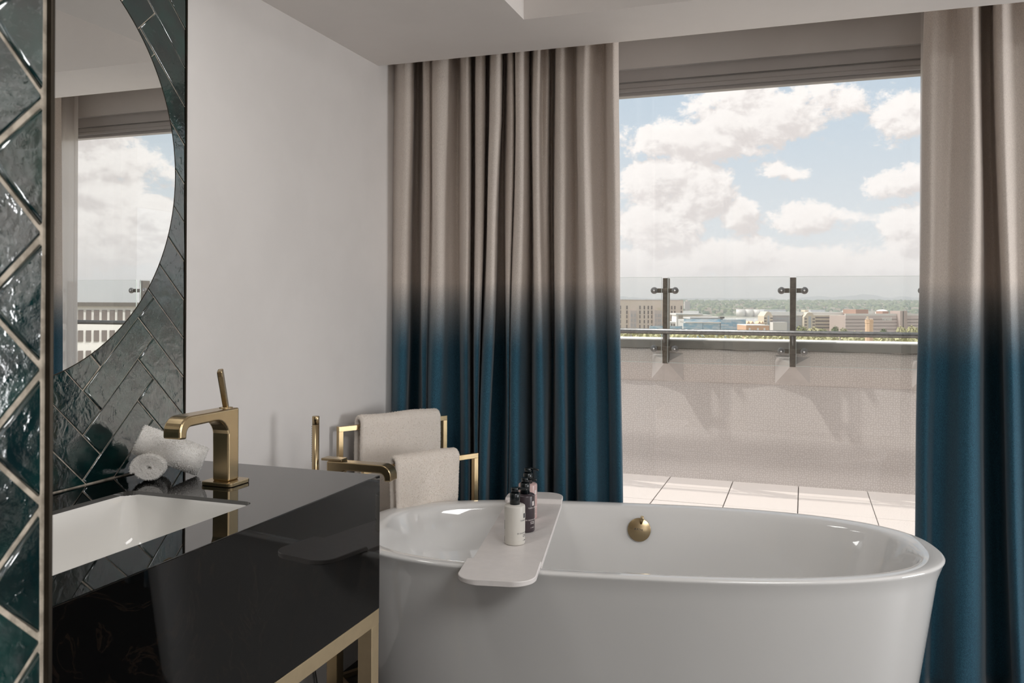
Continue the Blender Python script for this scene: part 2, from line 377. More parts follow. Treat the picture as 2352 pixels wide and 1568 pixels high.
# ------------------------------------------------------------------ herringbone tiling
TA = .1103/math.sqrt(2); TL = .2535                                    # herringbone module: tile width and length, with joint
def clip(poly, y0, y1, z0, z1):
    def cut(pl, ax, lim, keep_less):
        out = []
        for i in range(len(pl)):
            a, b = pl[i], pl[(i+1) % len(pl)]
            ia = (a[ax] <= lim) if keep_less else (a[ax] >= lim); ib = (b[ax] <= lim) if keep_less else (b[ax] >= lim)
            if ia: out.append(a)
            if ia != ib:
                t = (lim-a[ax])/(b[ax]-a[ax]); out.append(tuple(a[k]+t*(b[k]-a[k]) for k in (0, 1)))
        return out
    for ax, lim, less in ((0, y0, False), (0, y1, True), (1, z0, False), (1, z1, True)):
        poly = cut(poly, ax, lim, less)
        if len(poly) < 3: return []
    return poly
def tile_mesh(poly, thick):
    """poly: centred 2-D outline -> pillow-edged tile lying in the y-z plane, face towards +x"""
    n = len(poly); c = np.mean(poly, axis=0); P = np.array(poly)
    def inset(d):
        r = P-c; L = np.linalg.norm(r, axis=1, keepdims=True); return c+r*np.maximum(0, (L-d*1.25)/L)
    rings = [(P, 0), (P, thick*.62), (inset(.0012), thick*.86), (inset(.0035), thick)]
    mb = MB(); vs = []; fs = []
    for q, x in rings: vs += [(x, p[0], p[1]) for p in q]
    for k in range(3): fs += [(k*n+i, k*n+(i+1) % n, (k+1)*n+(i+1) % n, (k+1)*n+i) for i in range(n)]
    fs.append(tuple(3*n+i for i in range(n)))
    mb.add(vs, fs, False); me = mesh_of('tile', mb); me.materials.append(MAT['tile'])
    for p in me.polygons: p.use_smooth = (n <= p.index < 3*n)
    return me
full = {}
def lay_tiles(parent, X, v0, y0, y1, z0, z1, gap, thick):
    """v0=(p,q,y,z): herringbone vertex (p,q) sits at wall point (y,z); p runs up towards +y, q up towards -y"""
    s = math.sqrt(.5)*TA; rect0 = (y0, y1, z0, z1); cnt = 0
    def yz(p, q): return (v0[2]+(p-v0[0])*s-(q-v0[1])*s, v0[3]+(p-v0[0])*s+(q-v0[1])*s)
    L = TL/TA; g = gap/TA/2
    for i in range(-60, 61):
        for m in range(-22, 23):
            oy, oz = i+m*(L+1), i+m*(1-L)
            cyz = yz(oy, oz)
            if not (y0-.4 < cyz[0] < y1+.4 and z0-.4 < cyz[1] < z1+.4): continue
            for kind in (0, 1):
                p0 = oy-kind; q0 = oz; dp, dq = (L, 1) if kind == 0 else (1, L)
                poly = [yz(p0+g, q0+g), yz(p0+dp-g, q0+g), yz(p0+dp-g, q0+dq-g), yz(p0+g, q0+dq-g)]
                cp = clip(poly, *rect0)
                if len(cp) < 3: continue
                a = np.array(cp); area = .5*abs(np.dot(a[:, 0], np.roll(a[:, 1], -1))-np.dot(a[:, 1], np.roll(a[:, 0], -1)))
                if area < 6e-5: continue
                c = a.mean(0)
                if len(cp) == 4 and area > .995*abs((TL-gap)*(TA-gap)):
                    key = (kind, gap)
                    if key not in full: full[key] = tile_mesh([tuple(p-c) for p in a], thick)
                    me = full[key]
                else: me = tile_mesh([tuple(p-c) for p in a], thick)
                r = [random.gauss(0, 1) for _ in range(3)]
                inst('tile', me, parent, (X+random.uniform(-.0007, .0004), c[0], c[1]), (0, r[1]*.006, r[2]*.006)); cnt += 1
    return cnt
V1 = on_x(191, 1104, XTILE)
PANEL_Y0, PANEL_Y1, ZC = .5225, 1.9475, CAMH-.455
wt = struct('wall_mirror', MB().box(XWALL, XTILE-.0035, PANEL_Y0, PANEL_Y1, ZC-.03, ZB), MAT['grout'])
n1 = lay_tiles(wt, XTILE-.0075, (-1, 0, V1[1], V1[2]), PANEL_Y0+.002, PANEL_Y1-.001, ZC+.003, ZB-.002, .0028, .0075)
struct('trim_1', MB().box(XWALL, XTILE+.001, PANEL_Y1, PANEL_Y1+.006, ZC-.03, ZB), MAT['dark_trim'])
# near return wall with the same tiles, seen at arm's length
XN = -.582; YN = .5178
wn = struct('wall_near', MB().box(XWALL, XN-.0042, YF, PANEL_Y0, 0, ZB), MAT['grout'])
zv = np.mean([on_x(110, 224, XN)[2]-3*.1103, on_x(110, 533, XN)[2]-2*.1103, on_x(108, 860, XN)[2]-.1103, on_x(105, 1162, XN)[2], on_x(104, 1471, XN)[2]+.1103])
n2 = lay_tiles(wn, XN-.0085, (0, 0, YN+.001, zv), -.25, YN-.0035, .5, ZB-.002, .0048, .0085)
struct('trim_2', MB().box(XN-.014, XN+.001, PANEL_Y0-.0022, PANEL_Y0+.0018, .0, ZB), MAT['dark_trim'], bevel=.0006)

# ------------------------------------------------------------------ round mirror
MC = (XTILE+.004, 1.3515, CAMH+.3497); MR = .5435
mt = thing('round_mirror', 'large round mirror on the green tiled wall above the basin', 'mirror', MC)
def disc(r, x0, x1, n=128):
    return MB().prism([(r*math.cos(2*PI*k/n), r*math.sin(2*PI*k/n)) for k in range(n)], lambda u, v, d: (d, MC[1]+u, MC[2]+v), x0, x1, smooth=True)
obj('backing', disc(MR-.012, XTILE-.001, XTILE+.005), MAT['dark_trim'], mt)
obj('mirror_glass', disc(MR, XTILE+.005, XTILE+.010), MAT['mirror'], mt)
def ring(r0, r1, x0, x1, n=128):
    mb = MB(); pr = [(r0, x0), (r1, x0), (r1, x1), (r0, x1)]
    mb.grid([[(x, MC[1]+r*math.cos(2*PI*k/n), MC[2]+r*math.sin(2*PI*k/n)) for r, x in pr+pr[:1]] for k in range(n+1)], smooth=False); return mb
obj('edge_rim', ring(MR, MR+.0022, XTILE+.003, XTILE+.0105), MAT['dark_trim'], mt)

# ------------------------------------------------------------------ vanity
XV, YV0, YV1, ZV0 = -1.0527, PANEL_Y0+.002, 1.969, CAMH-.8055
OX0, OX1, OY0, OY1 = -1.532, -1.1715, 1.0, 1.600                      # basin cut-out
def rrect(x0, x1, y0, y1, r, n=6):
    pts = []
    for cx_, cy_, a0 in ((x1-r, y0+r, -90), (x1-r, y1-r, 0), (x0+r, y1-r, 90), (x0+r, y0+r, 180)):
        for k in range(n+1):
            a = math.radians(a0+90*k/n); pts.append((cx_+r*math.cos(a), cy_+r*math.sin(a)))
    return pts
def slab_with_hole(outer, hole, z0, z1):
    bm = bmesh.new()
    def loop(pts, z): vs = [bm.verts.new((x, y, z)) for x, y in pts]; return [bm.edges.new((vs[i], vs[(i+1) % len(vs)])) for i in range(len(vs))], vs
    e1, v1 = loop(outer, z1); e2, v2 = loop(hole, z1)
    bmesh.ops.triangle_fill(bm, use_beauty=True, use_dissolve=False, edges=e1+e2)
    top = list(bm.faces); r = bmesh.ops.extrude_face_region(bm, geom=top)
    bmesh.ops.translate(bm, vec=(0, 0, z0-z1), verts=[g for g in r['geom'] if isinstance(g, bmesh.types.BMVert)])
    bmesh.ops.recalc_face_normals(bm, faces=bm.faces)
    mb = MB(); bm.verts.index_update(); mb.add([v.co for v in bm.verts], [tuple(v.index for v in f.verts) for f in bm.faces]); bm.free(); return mb
ct = obj('countertop', slab_with_hole([(XTILE, YV0), (XV-.0012, YV0), (XV-.0012, YV1), (XTILE, YV1)], rrect(OX0, OX1, OY0, OY1, .028), ZC-.012, ZC), MAT['stone'], org=(-1.36, 1.25, ZC-.012))
tag(ct, 'glossy black stone worktop around the white basin', 'countertop')
va = thing('vanity_cabinet', 'glossy black vanity unit on a champagne metal frame', 'cabinet', (-1.36, 1.25, 0))
obj('front_panel', MB().box(XV-.012, XV, YV0, YV1, ZV0, ZC-.0012), MAT['stone_front'], va, bevel=.0012)
obj('side_panel', MB().box(XTILE, XV-.0125, YV1-.012, YV1, ZV0, ZC-.0125), MAT['stone'], va)
obj('side_panel', MB().box(XTILE, XV-.0125, YV0, YV0+.012, ZV0, ZC-.0125), MAT['stone'], va)
obj('bottom_panel', MB().box(XTILE, XV-.0125, YV0+.0125, YV1-.0125, ZV0, ZV0+.015), MAT['stone'], va)
for q in ((XV-.042, XV-.001, YV0, YV1), (XTILE+.01, XTILE+.05, YV0, YV1), (XTILE+.05, XV-.042, YV1-.04, YV1-.001), (XTILE+.05, XV-.042, YV0, YV0+.04)):
    obj('frame_rail', MB().box(*q, ZV0-.0405, ZV0-.0015), MAT['brass_frame'], va, bevel=.001)
for x in (XV-.041, XTILE+.01):
    for y in (YV1-.0395, YV0+.002): obj('leg', MB().box(x, x+.04, y, y+.0385, 0, ZV0-.04), MAT['brass_frame'], va, bevel=.001)
# under-mounted basin
bs = thing('wash_basin', 'white rectangular basin set under the black worktop', 'basin', ((OX0+OX1)/2, (OY0+OY1)/2, ZC-.16))
rings = []
for ins, z, r in ((-.022, ZC-.0125, .034), (-.006, ZC-.0125, .03), (-.004, ZC-.018, .03), (.006, ZC-.05, .04), (.020, ZC-.105, .05), (.045, ZC-.132, .06), (.09, ZC-.142, .06), (.15, ZC-.144, .028)):
    rings.append([(x, y, z) for x, y in rrect(OX0+ins, OX1-ins, OY0+ins, OY1-ins, r, 8)])
mb = MB(); nb = len(rings[0]); mb.grid([[rg[i] for rg in rings] for i in range(nb)], True, closed_u=True)
o0 = len(mb.v); mb.add(rings[-1], [tuple(range(nb))], True)
bw = obj('bowl', mb, MAT['ceramic'], bs)
sol = bw.modifiers.new('thickness', 'SOLIDIFY'); sol.thickness = .008; sol.offset = 1
dr = MB().lathe([(.0, ZC-.1435), (.028, ZC-.1435), (.028, ZC-.141), (.02, ZC-.1395), (0, ZC-.139)], 28, (OX0+OX1)/2, (OY0+OY1)/2, caps=False)
obj('drain', dr, MAT['brass'], bs)

# ------------------------------------------------------------------ basin mixer and bath filler
def arc(cx_, cy_, r, a0, a1, n=7): return [(cx_+r*math.cos(math.radians(a0+(a1-a0)*k/n)), cy_+r*math.sin(math.radians(a0+(a1-a0)*k/n))) for k in range(n+1)]
def spout_profile(H, reach, depth, th, fil):
    """side outline: column at s 0..depth, spout reaching s=reach"""
    p = [(0, 0), (depth, 0), (depth+.001, H-th-fil)]
    p += arc(depth+fil, H-th-fil, fil, 180, 90, 8)[1:]
    p += [(reach-.040, H-th-.001)]
    p += arc(reach-.040, H-th-.017, .016, 90, 8, 6)[1:]
    p += [(reach-.0235, H-.052), (reach, H-.050)]
    p += arc(reach-.036, H-.036, .036, 4, 90, 8)
    p += [(0, H)]
    return p
def bent(mb_prof, mapf, d0, d1): return MB().prism(mb_prof, mapf, d0, d1)
bx, by = -1.3635, 1.7405
fa = thing('basin_mixer', 'tall bronze single lever mixer tap beside the basin', 'tap', (bx, by, ZC))
zb = ZC+.0005
obj('base_plate', MB().prism(rrect(bx-.046, bx+.046, by-.040, by+.040, .012, 4), lambda u, v, d: (u, v, d), zb, zb+.0095), MAT['brass'], fa, bevel=.0015)
FH = .180
obj('body', bent(spout_profile(FH, .212, .040, .024, .046), lambda u, v, d: (d, by+.020-u, zb+.009+v), bx-.0245, bx+.0245), MAT['brass'], fa, bevel=.0045, seg=3)
obj('collar', MB().lathe([(.0165, zb+.009+FH-.001), (.0165, zb+.009+FH+.0015), (.0125, zb+.009+FH+.0025), (.008, zb+.009+FH+.0025)], 28, bx, by+.000), MAT['brass'], fa)
hl = MB().prism([(-.008, 0), (.008, 0), (.0095, .03), (.0115, .085), (.010, .098), (-.010, .1), (-.0115, .085), (-.0095, .03)], lambda u, v, d: (u, d, v), -.0065, .0065)
hl.xf(Matrix.Translation((bx, by, zb+.009+FH)) @ Matrix.Rotation(math.radians(14), 4, 'X') @ Matrix.Rotation(math.radians(-62), 4, 'Z'))
obj('lever', hl, MAT['brass'], fa, bevel=.0025, seg=2)
obj('pop_up_rod', MB().tube([(bx-.005, by+.026, zb+.045), (bx-.005, by+.05, zb+.045)], .0035, 10), MAT['brass'], fa)

FY = 2.40; zt = on_y(830, 1060, FY)[2]-.002
xl, xe, xt = on_y(745, 1057, FY)[0], on_y(790, 1060, FY)[0], on_y(905, 1075, FY)[0]
XC = -1.445
bf = thing('bath_filler', 'floor standing bronze bath filler spout reaching over the tub end', 'tap', (XC, FY, 0))
prof = spout_profile(.16, xt-(XC-.022), .044, .026, .03)
obj('spout', bent(prof, lambda u, v, d: (XC-.022+u, d, zt-.16+v), FY-.0235, FY+.0235), MAT['brass'], bf, bevel=.004, seg=3)
obj('column', MB().box(XC-.02, XC+.02, FY-.02, FY+.02, .012, zt-.158), MAT['brass'], bf, bevel=.002)
obj('floor_plate', MB().prism(rrect(XC-.07, XC+.07, FY-.06, FY+.06, .015, 4), lambda u, v, d: (u, v, d), .0, .012), MAT['brass'], bf, bevel=.002)
obj('lever', MB().box(xl, xe+.002, FY-.02, FY+.02, zt+.0005, zt+.0085), MAT['brass'], bf, bevel=.0015)
obj('holder', MB().box(XC-.078, XC-.02, FY-.006, FY+.006, zt-.115, zt-.095).lathe([(.016, zt-.125), (.016, zt-.085)], 20, XC-.074, FY), MAT['brass'], bf, bevel=.001)
obj('diverter_knob', MB().tube([(XC+.022, FY-.006, zt-.052), (XC+.045, FY-.006, zt-.052)], .013, 16), MAT['brass'], bf)
wz = on_y(725, 955, FY)[2]; wxx = on_y(725, 1010, FY)[0]
hs = thing('hand_shower', 'slim bronze stick hand shower standing in its holder by the bath filler', 'hand shower', (wxx, FY, zt-.14))
obj('handle', MB().lathe([(.0105, zt-.135), (.0118, zt-.12), (.0118, wz-.028)], 24, wxx, FY), MAT['brass'], hs)
obj('cap', MB().lathe([(.0118, wz-.0272), (.0118, wz-.002), (.0105, wz)], 24, wxx, FY), MAT['brass'], hs)
nz = MB()
for k in range(20): nz.tube([(wxx-.011, FY-.003, wz-.035-.006*k), (wxx-.0135, FY-.004, wz-.035-.006*k)], .0011, 6)
obj('spray_nozzles', nz, MAT['black_plastic'], hs, kind='stuff')
obj('hose', MB().tube([(wxx, FY, zt-.13), (wxx-.002, FY+.002, .45), (wxx-.01, FY+.01, .2), (wxx+.02, FY+.005, .06), (XC-.02, FY, .03)], .007, 10), MAT['steel'], hs)

# ------------------------------------------------------------------ bathtub, in its own turned frame
TS = 1.05                                                      # size of the tub
TH = .198; TCX, TCY = -.4977*TS, 2.5225*TS; cT, sT = math.cos(TH), math.sin(TH)
def tub_w(x, y, z): return (TCX+(cT*x-sT*y)*TS, TCY+(sT*x+cT*y)*TS, z)
NT_ = 144
def outline(dx, dy, z, aR=.885, aL=.85, b=.405):
    pts = []
    for k in range(NT_):
        t = 2*PI*k/NT_; c, s = math.cos(t), math.sin(t); right = c >= 0
        n = 2.45 if right else 2.8; a = (aR if right else aL)-dx
        # polar superellipse, even spacing by angle on the unit squircle
        x = a*math.copysign(abs(c)**(2/n), c); y = (b-dy)*math.copysign(abs(s)**(2/n), s)
        pts.append(tub_w(x, y, z))
    return pts
ZRIM = CAMH-.70*TS
R_ = [(.115, .085, .0), (.112, .082, .004), (.105, .078, .03), (.02, .016, ZRIM-.06), (.004, .003, ZRIM-.014), (.001, .001, ZRIM-.009), (.001, .001, ZRIM-.006), (.004, .003, ZRIM-.002), (.009, .007, ZRIM),
      (.030, .022, ZRIM-.0005), (.052, .036, ZRIM-.002), (.060, .042, ZRIM-.005), (.066, .047, ZRIM-.012), (.072, .051, ZRIM-.022), (.092, .062, ZRIM-.08), (.135, .084, ZRIM-.2), (.19, .112, ZRIM-.32), (.235, .14, ZRIM-.385), (.30, .19, ZRIM-.42), (.42, .27, ZRIM-.43)]
rings = [outline(*r) for r in R_]
tb = thing('bathtub', 'white oval freestanding bathtub in front of the window', 'bathtub', (TCX, TCY, 0))
mb = MB(); mb.grid([[rg[i] for rg in rings] for i in range(NT_)], True, closed_u=True)
mb.add(rings[0], [tuple(range(NT_))], False); mb.add(rings[-1], [tuple(range(NT_))], True)
obj('shell', mb, MAT['acrylic'], tb)
# overflow disc on the far inner side
kn = np.array(ray(1468, 1216)); tq = None
def inner_y(z):                                             # inner half width at height z (local y)
    zs = [r[2] for r in R_[12:]]; dys = [r[1]*TS for r in R_[12:]]; return .405*TS-np.interp(z, zs[::-1], dys[::-1])
lo, hi = 2.0, 3.4
for _ in range(60):
    m_ = (lo+hi)/2; p = ORG+kn*m_; ly = -sT*(p[0]-TCX)+cT*(p[1]-TCY)
    if ly < inner_y(p[2])-.004: lo = m_
    else: hi = m_
KP = ORG+kn*lo; klx = cT*(KP[0]-TCX)+sT*(KP[1]-TCY)
slope = math.atan2(inner_y(KP[2]+.03)-inner_y(KP[2]-.03), .06)
KM = Matrix.Translation(KP) @ Matrix.Rotation(TH, 4, 'Z') @ Matrix.Rotation(PI/2-slope, 4, 'X')
kd = MB().lathe([(.036, -.006), (.0405, -.004), (.0415, .005), (.0410, .0062), (.0404, .0066), (.0, .0067)], 48, caps=False); kd.xf(KM)
ov = obj('overflow_knob', kd, MAT['brass'], tb, label='round bronze overflow knob')
pin = MB().tube([(.007, .022, .006), (.009, .036, .020), (.011, .047, .027)], [.0038, .0062, .0062], 14); pin.xf(KM); obj('pin', pin, MAT['brass'], ov)
def text_mesh(body, size, ext=.0002, align='CENTER', spacing=1.0):
    cu = bpy.data.curves.new('txt', 'FONT'); cu.body = body; cu.size = size; cu.align_x = align; cu.align_y = 'CENTER'; cu.extrude = ext; cu.space_character = spacing; cu.resolution_u = 3
    to = bpy.data.objects.new('txt', cu); COL.objects.link(to)
    dg = bpy.context.evaluated_depsgraph_get(); me = bpy.data.meshes.new_from_object(to.evaluated_get(dg))
    mb = MB(); mb.add([v.co for v in me.vertices], [tuple(p.vertices) for p in me.polygons])
    bpy.data.objects.remove(to); bpy.data.curves.remove(cu); bpy.data.meshes.remove(me); return mb
lt = text_mesh('AXOR', .0105, .0003, spacing=1.15); lt.xf(KM @ Matrix.Translation((-.002, .0005, .0068)) @ Matrix.Rotation(math.radians(-9), 4, 'Z'))
obj('lettering', lt, MAT['ink_dark'], ov, fix=False, kind='stuff')

# ------------------------------------------------------------------ bath tray
def tray():
    x0, x1 = -.432, -.232; r = .058; th = .0135
    ys = [-.535, -.535, .452, .452]
    def zt_(y):                                             # stepped profile: ends lie on the rims
        def st(a, b, v): t = min(1, max(0, (v-a)/(b-a))); return t*t*(3-2*t)
        return ZRIM+.0155+ -.015*st(-.362, -.347, y)*(1-st(.332, .352, y))
    n = 110; cs = r*(1-np.cos(np.linspace(0, PI/2, 22))); L = np.unique(np.concatenate([-.535+cs, np.linspace(-.535+r, -.365, 10), np.linspace(-.365, -.344, 10), np.linspace(-.344, .33, 20), np.linspace(.33, .355, 10), np.linspace(.355, .452-r, 6), .452-cs]))
    mb = MB(); top = []; bot = []
    for y in L:
        d = 0
        if y < -.535+r: d = r-math.sqrt(max(0, r*r-(-.535+r-y)**2))
        if y > .452-r: d = r-math.sqrt(max(0, r*r-(y-.452+r)**2))
        shoulder = .012 if -.355 < y < .342 else 0
        a, b = x0+d+shoulder*.6, x1-d-shoulder*.0
        top.append((a, b, y, zt_(y)))
    rows = []
    for a, b, y, z in top:
        e = .0018
        rows.append([tub_w(a, y, z-th+e), tub_w(a, y, z-e), tub_w(a+e, y, z), tub_w(b-e, y, z), tub_w(b, y, z-e), tub_w(b, y, z-th+e), tub_w(b-e, y, z-th), tub_w(a+e, y, z-th), tub_w(a, y, z-th+e)])
    mb.grid(rows, False)
    mb.add(rows[0][:8], [tuple(range(8))]); mb.add(rows[-1][:8], [tuple(range(8))])
    return mb
tr = obj('bath_tray', tray(), MAT['matt_white'], org=tub_w(-.33, 0, ZRIM)); tag(tr, 'matt white tray laid across the bathtub', 'bath tray')

# ------------------------------------------------------------------ pump bottles
def bottle(name, label, px, py, zbase, mat, ink, turn, lines, s=1.05):
    p = on_z(px, py, zbase); p[2] = zbase; t = thing(name, label, 'bottle', tuple(p), 'pump bottles on the bath tray')
    X, Y = p[0], p[1]; r = .0305*s; h = .113*s; z0 = zbase+.0005
    b = obj('body', MB().lathe([(r*.9, z0), (r*.97, z0+.001), (r, z0+.004), (r, z0+h-.006), (r*.97, z0+h-.002), (r*.88, z0+h), (.0135, z0+h+.0006), (.0135, z0+h+.003)], 48, X, Y), mat, t)
    z1 = z0+h+.0008
    obj('collar', MB().lathe([(.0148*s, z1), (.0148*s, z1+.032*s), (.0138*s, z1+.033*s), (.006, z1+.033*s)], 36, X, Y), MAT['black_plastic'], t)
    z2 = z1+.034*s
    hd = MB().lathe([(.0112*s, z2), (.0112*s, z2+.0135*s), (.0105*s, z2+.0145*s)], 32, X, Y)
    c, s_ = math.cos(turn), math.sin(turn)
    A = [(X+c*d*s, Y+s_*d*s, z2+.0125*s+dz*s) for d, dz in ((.006, 0), (.02, -.0005), (.030, -.002), (.036, -.005))]
    ph = obj('pump_head', hd, MAT['black_plastic'], t); obj('nozzle', MB().tube(A, [.0046, .004, .0034, .003], 12), MAT['black_plastic'], ph)
    # print wrapped round the cylinder
    mb = MB()
    for txt, size, ang, z, vert in lines:
        if txt == '#': q = MB().box(-.0045, .0045, -.007, .007, -.0001, .0002)
        elif txt == '-': q = MB(); [q.box(-size*2.6+k*size*.9, -size*2.6+k*size*.9+size*.62, -size*.28, size*.28, -.0001, .0001) for k in range(6)]
        else: q = text_mesh(txt, size, .0001, spacing=1.12)
        if vert: q.v = [(-y, x, zz) for x, y, zz in q.v]
        vs = [(X+(r+.00012+zz)*math.cos(ang+x/r), Y+(r+.00012+zz)*math.sin(ang+x/r), z0+z+y) for x, y, zz in q.v]
        mb.add(vs, q.f)
    obj('lettering', mb, ink, b, fix=False, kind='stuff'); return t
ZM = ZRIM+.0155-.015
toc = math.atan2(-2.35, .78)                                   # angle from bottle towards the camera
bottle('pump_bottle', 'cream pump bottle, nearest the front edge of the bath tray', 1182, 1247, ZM, MAT['bottle_white'], MAT['ink_dark'], math.radians(12),
       [('#', 0, toc+1.12, .088, 0), ('TEMPLE SPA', .0062, toc+1.12, .074, 0), ('IN GOOD HANDS', .0062, toc+1.1, .036, 0), ('-', .0036, toc+1.2, .030, 0), ('-', .0036, toc+1.2, .0255, 0), ('e 300ml', .0046, toc+1.16, .0135, 0), ('-', .0052, toc-1.27, .06, 1), ('-', .0030, toc-1.3, .016, 1)])
bottle('pump_bottle', 'dark aubergine pump bottle, middle of three on the bath tray', 1205.5, 1218, ZM, MAT['bottle_dark'], MAT['ink_light'], math.radians(8),
       [('#', 0, toc+.95, .092, 0), ('TEMPLE SPA', .0062, toc+.88, .078, 0), ('IN GOOD HAIR', .0062, toc+.78, .040, 0), ('-', .0036, toc+.86, .0335, 0), ('-', .0036, toc+.9, .0285, 0), ('e 300ml', .0046, toc+.86, .0155, 0)])
bottle('pump_bottle', 'dusty pink pump bottle, farthest back on the bath tray', 1212, 1189, ZM, MAT['bottle_pink'], MAT['ink_light'], math.radians(10),
       [('#', 0, toc+.95, .092, 0), ('TEMPLE SPA', .0062, toc+.8, .078, 0), ('-', .0062, toc+.75, .042, 0), ('-', .0036, toc+.8, .036, 0), ('e 300ml', .0046, toc+.86, .0185, 0)])

# ------------------------------------------------------------------ towel stand and towels
e_ = np.array([.247, .40, 0]); e_ /= np.linalg.norm(e_); nrm = np.array([-e_[1], e_[0], 0])       # along the bars / away from the tub
def mid(px, py, f): v = ray(px, py); return ORG+v*f*1.047
FL, FRt = mid(838, 1080, 2.80), mid(1091, 1046, 3.095); BL, BRt = mid(781, 984, 3.0), mid(1020, 960, 3.31)
zf, zbk = (FL[2]+FRt[2])/2, (BL[2]+BRt[2])/2
rk = thing('towel_stand', 'gold double towel stand behind the left end of the bathtub', 'towel rack', ((FL[0]+BRt[0])/2, (FL[1]+BRt[1])/2, 0))
def bar(mb, a, b, h=.0095):
    a, b = Vector(a), Vector(b); t = (b-a).normalized(); u = Vector(nrm) if abs(t.z) > .5 else Vector((0, 0, 1)); v = t.cross(u).normalized()
    vs = [p+u*i*h+v*j*h for p in (a, b) for i, j in ((-1, -1), (1, -1), (1, 1), (-1, 1))]
    return mb.add(vs, [(0, 3, 2, 1), (4, 5, 6, 7), (0, 1, 5, 4), (1, 2, 6, 5), (2, 3, 7, 6), (3, 0, 4, 7)])
def at(p, z): return (p[0], p[1], z)
h_ = .0095
for nm, a, b, z in (('front_rail', FL, FRt, zf), ('back_rail', BL, BRt, zbk)):
    obj(nm, bar(MB(), at(a-e_*h_, z), at(b+e_*h_, z)), MAT['gold'], rk, bevel=.0008)
    for p in (a, b): obj('leg', bar(MB(), at(p, .021), at(p, z-h_)), MAT['gold'], rk, bevel=.0008)
for a, b in ((FL, BL), (FRt, BRt)): obj('foot_bar', bar(MB(), at(a, .0105), at(b, .0105)), MAT['gold'], rk, bevel=.0008)
obj('foot_bar', bar(MB(), at(BL, .0105), at(BRt, .0105)), MAT['gold'], rk, bevel=.0008)

def pile(P, N, count, length, spread=.95):
    """short terry loops: count tiny spikes over sampled surface points P with normals N"""
    idx = RNG.integers(0, len(P), count); p = P[idx]+RNG.normal(0, .0008, (count, 3)); n = N[idx]+RNG.normal(0, spread, (count, 3)); n /= np.linalg.norm(n, axis=1, keepdims=True)
    t = np.cross(n, RNG.normal(0, 1, (count, 3))); t /= np.linalg.norm(t, axis=1, keepdims=True); wd = .0008
    L = length*RNG.uniform(.5, 1.2, (count, 1))
    v = np.stack([p-t*wd, p+t*wd, p+n*L], 1).reshape(-1, 3)
    mb = MB(); mb.v = v.tolist(); mb.f = [(3*i, 3*i+1, 3*i+2) for i in range(count)]; mb.sm = [False]*count; return mb
def sample(mb, n):
    """random points and normals on the quads of a mesh builder"""
    V = np.array(mb.v); Q = np.array([f[:4] if len(f) == 4 else (f[0], f[1], f[2], f[2]) for f in mb.f if len(f) in (3, 4)])
    a, b, c, d = (V[Q[:, k]] for k in range(4)); nr = np.cross(c-a, d-b); ar = np.linalg.norm(nr, axis=1)+1e-12; k = RNG.choice(len(Q), n, p=ar/ar.sum())
    u, v = RNG.uniform(0, 1, (2, n, 1)); p = (a[k]*(1-u)+b[k]*u)*(1-v)+(d[k]*(1-u)+c[k]*u)*v
    return p, nr[k]/ar[k][:, None]
def drape(a, b, z, Lf, Lb, gap, th, seed, flare=.0, front=-1):
    """folded towel hung over a bar from a to b (xy), front side towards -nrm"""
    a = np.array([a[0], a[1], 0]); b = np.array([b[0], b[1], 0]); W = np.linalg.norm(b-a); d = (b-a)/W; nn = nrm
    prof = []
    for t in np.linspace(0, 1, 22): prof.append((-gap-flare*(1-t)**1.5, z-Lf*(1-t)))
    for t in np.linspace(0, PI, 12)[1:-1]: prof.append((-gap*math.cos(t), z+gap*math.sin(t)))
    for t in np.linspace(0, 1, 22): prof.append((gap+flare*.3*t**1.5, z-Lb*t))
    prof = np.array(prof); tg = np.gradient(prof, axis=0); tg /= np.linalg.norm(tg, axis=1, keepdims=True); nm = np.stack([-tg[:, 1], tg[:, 0]], 1)
    ws = np.concatenate([[0, .004, .010], np.linspace(.02, W-.02, 26), [W-.010, W-.004, W]])
    ph = seed*1.7; rows = []
    for wv in ws:
        edge = min(wv, W-wv); k = math.sqrt(max(0, 1-(1-min(1, edge/.010))**2)); k = .25+.75*k
        ring_ = []
        sh = .0
        for sgn, seq in ((1, range(len(prof))), (-1, range(len(prof)-1, -1, -1))):
            for i in seq:
                q = prof[i]+nm[i]*sgn*th/2*k; dz = z-prof[i][1]
                wobn = .004*math.sin(wv*19+ph+dz*3)*min(1, dz*6)+.0025*math.sin(wv*47+2*ph)*min(1, dz*5)
                ws_ = wv+.006*math.sin(dz*9+ph)*(1 if wv > W/2 else -1)*min(1, dz*4)
                pt = a+d*ws_+nn*(q[0]+wobn); ring_.append((pt[0], pt[1], q[1]+.002*math.sin(wv*25+ph)))
        rows.append(ring_)
    mb = MB(); n = len(rows[0]); mb.grid([r+[r[0]] for r in rows], True)
    for r in (rows[0], rows[-1]):
        m2 = n//2; mb.add(r, [(i, i+1, n-2-i, n-1-i) for i in range(m2-1)], True)
    return mb
def lerp(a, b, t): return a+(b-a)*t
def on_bar(a, b, px):                                         # where the pixel column crosses a bar, as a fraction
    ts = np.linspace(-.1, 1.1, 400)
    def col(t): q = lerp(a, b, t)-ORG; return 1176+FOC*(q@_R)/(q@_F)
    return lerp(a, b, float(np.interp(px, [col(t) for t in ts], ts)))
def towel_thing(name, label, mb, mat, loc, count, ln):
    # orient quads outward before growing the pile
    t = thing(name, label, 'towel', loc); o = obj('cloth', mb, mat, t)
    me = o.data; V = np.array([v.co[:] for v in me.vertices])+np.array(loc)
    q = MB(); q.v = V.tolist(); q.f = [tuple(p.vertices) for p in me.polygons]
    p, n = sample(q, count)
    obj('pile', pile(p, n, count, ln), mat, t, kind='stuff', fix=False); return t
tb_a, tb_b = on_bar(BL, BRt, 822), on_bar(BL, BRt, 1004)
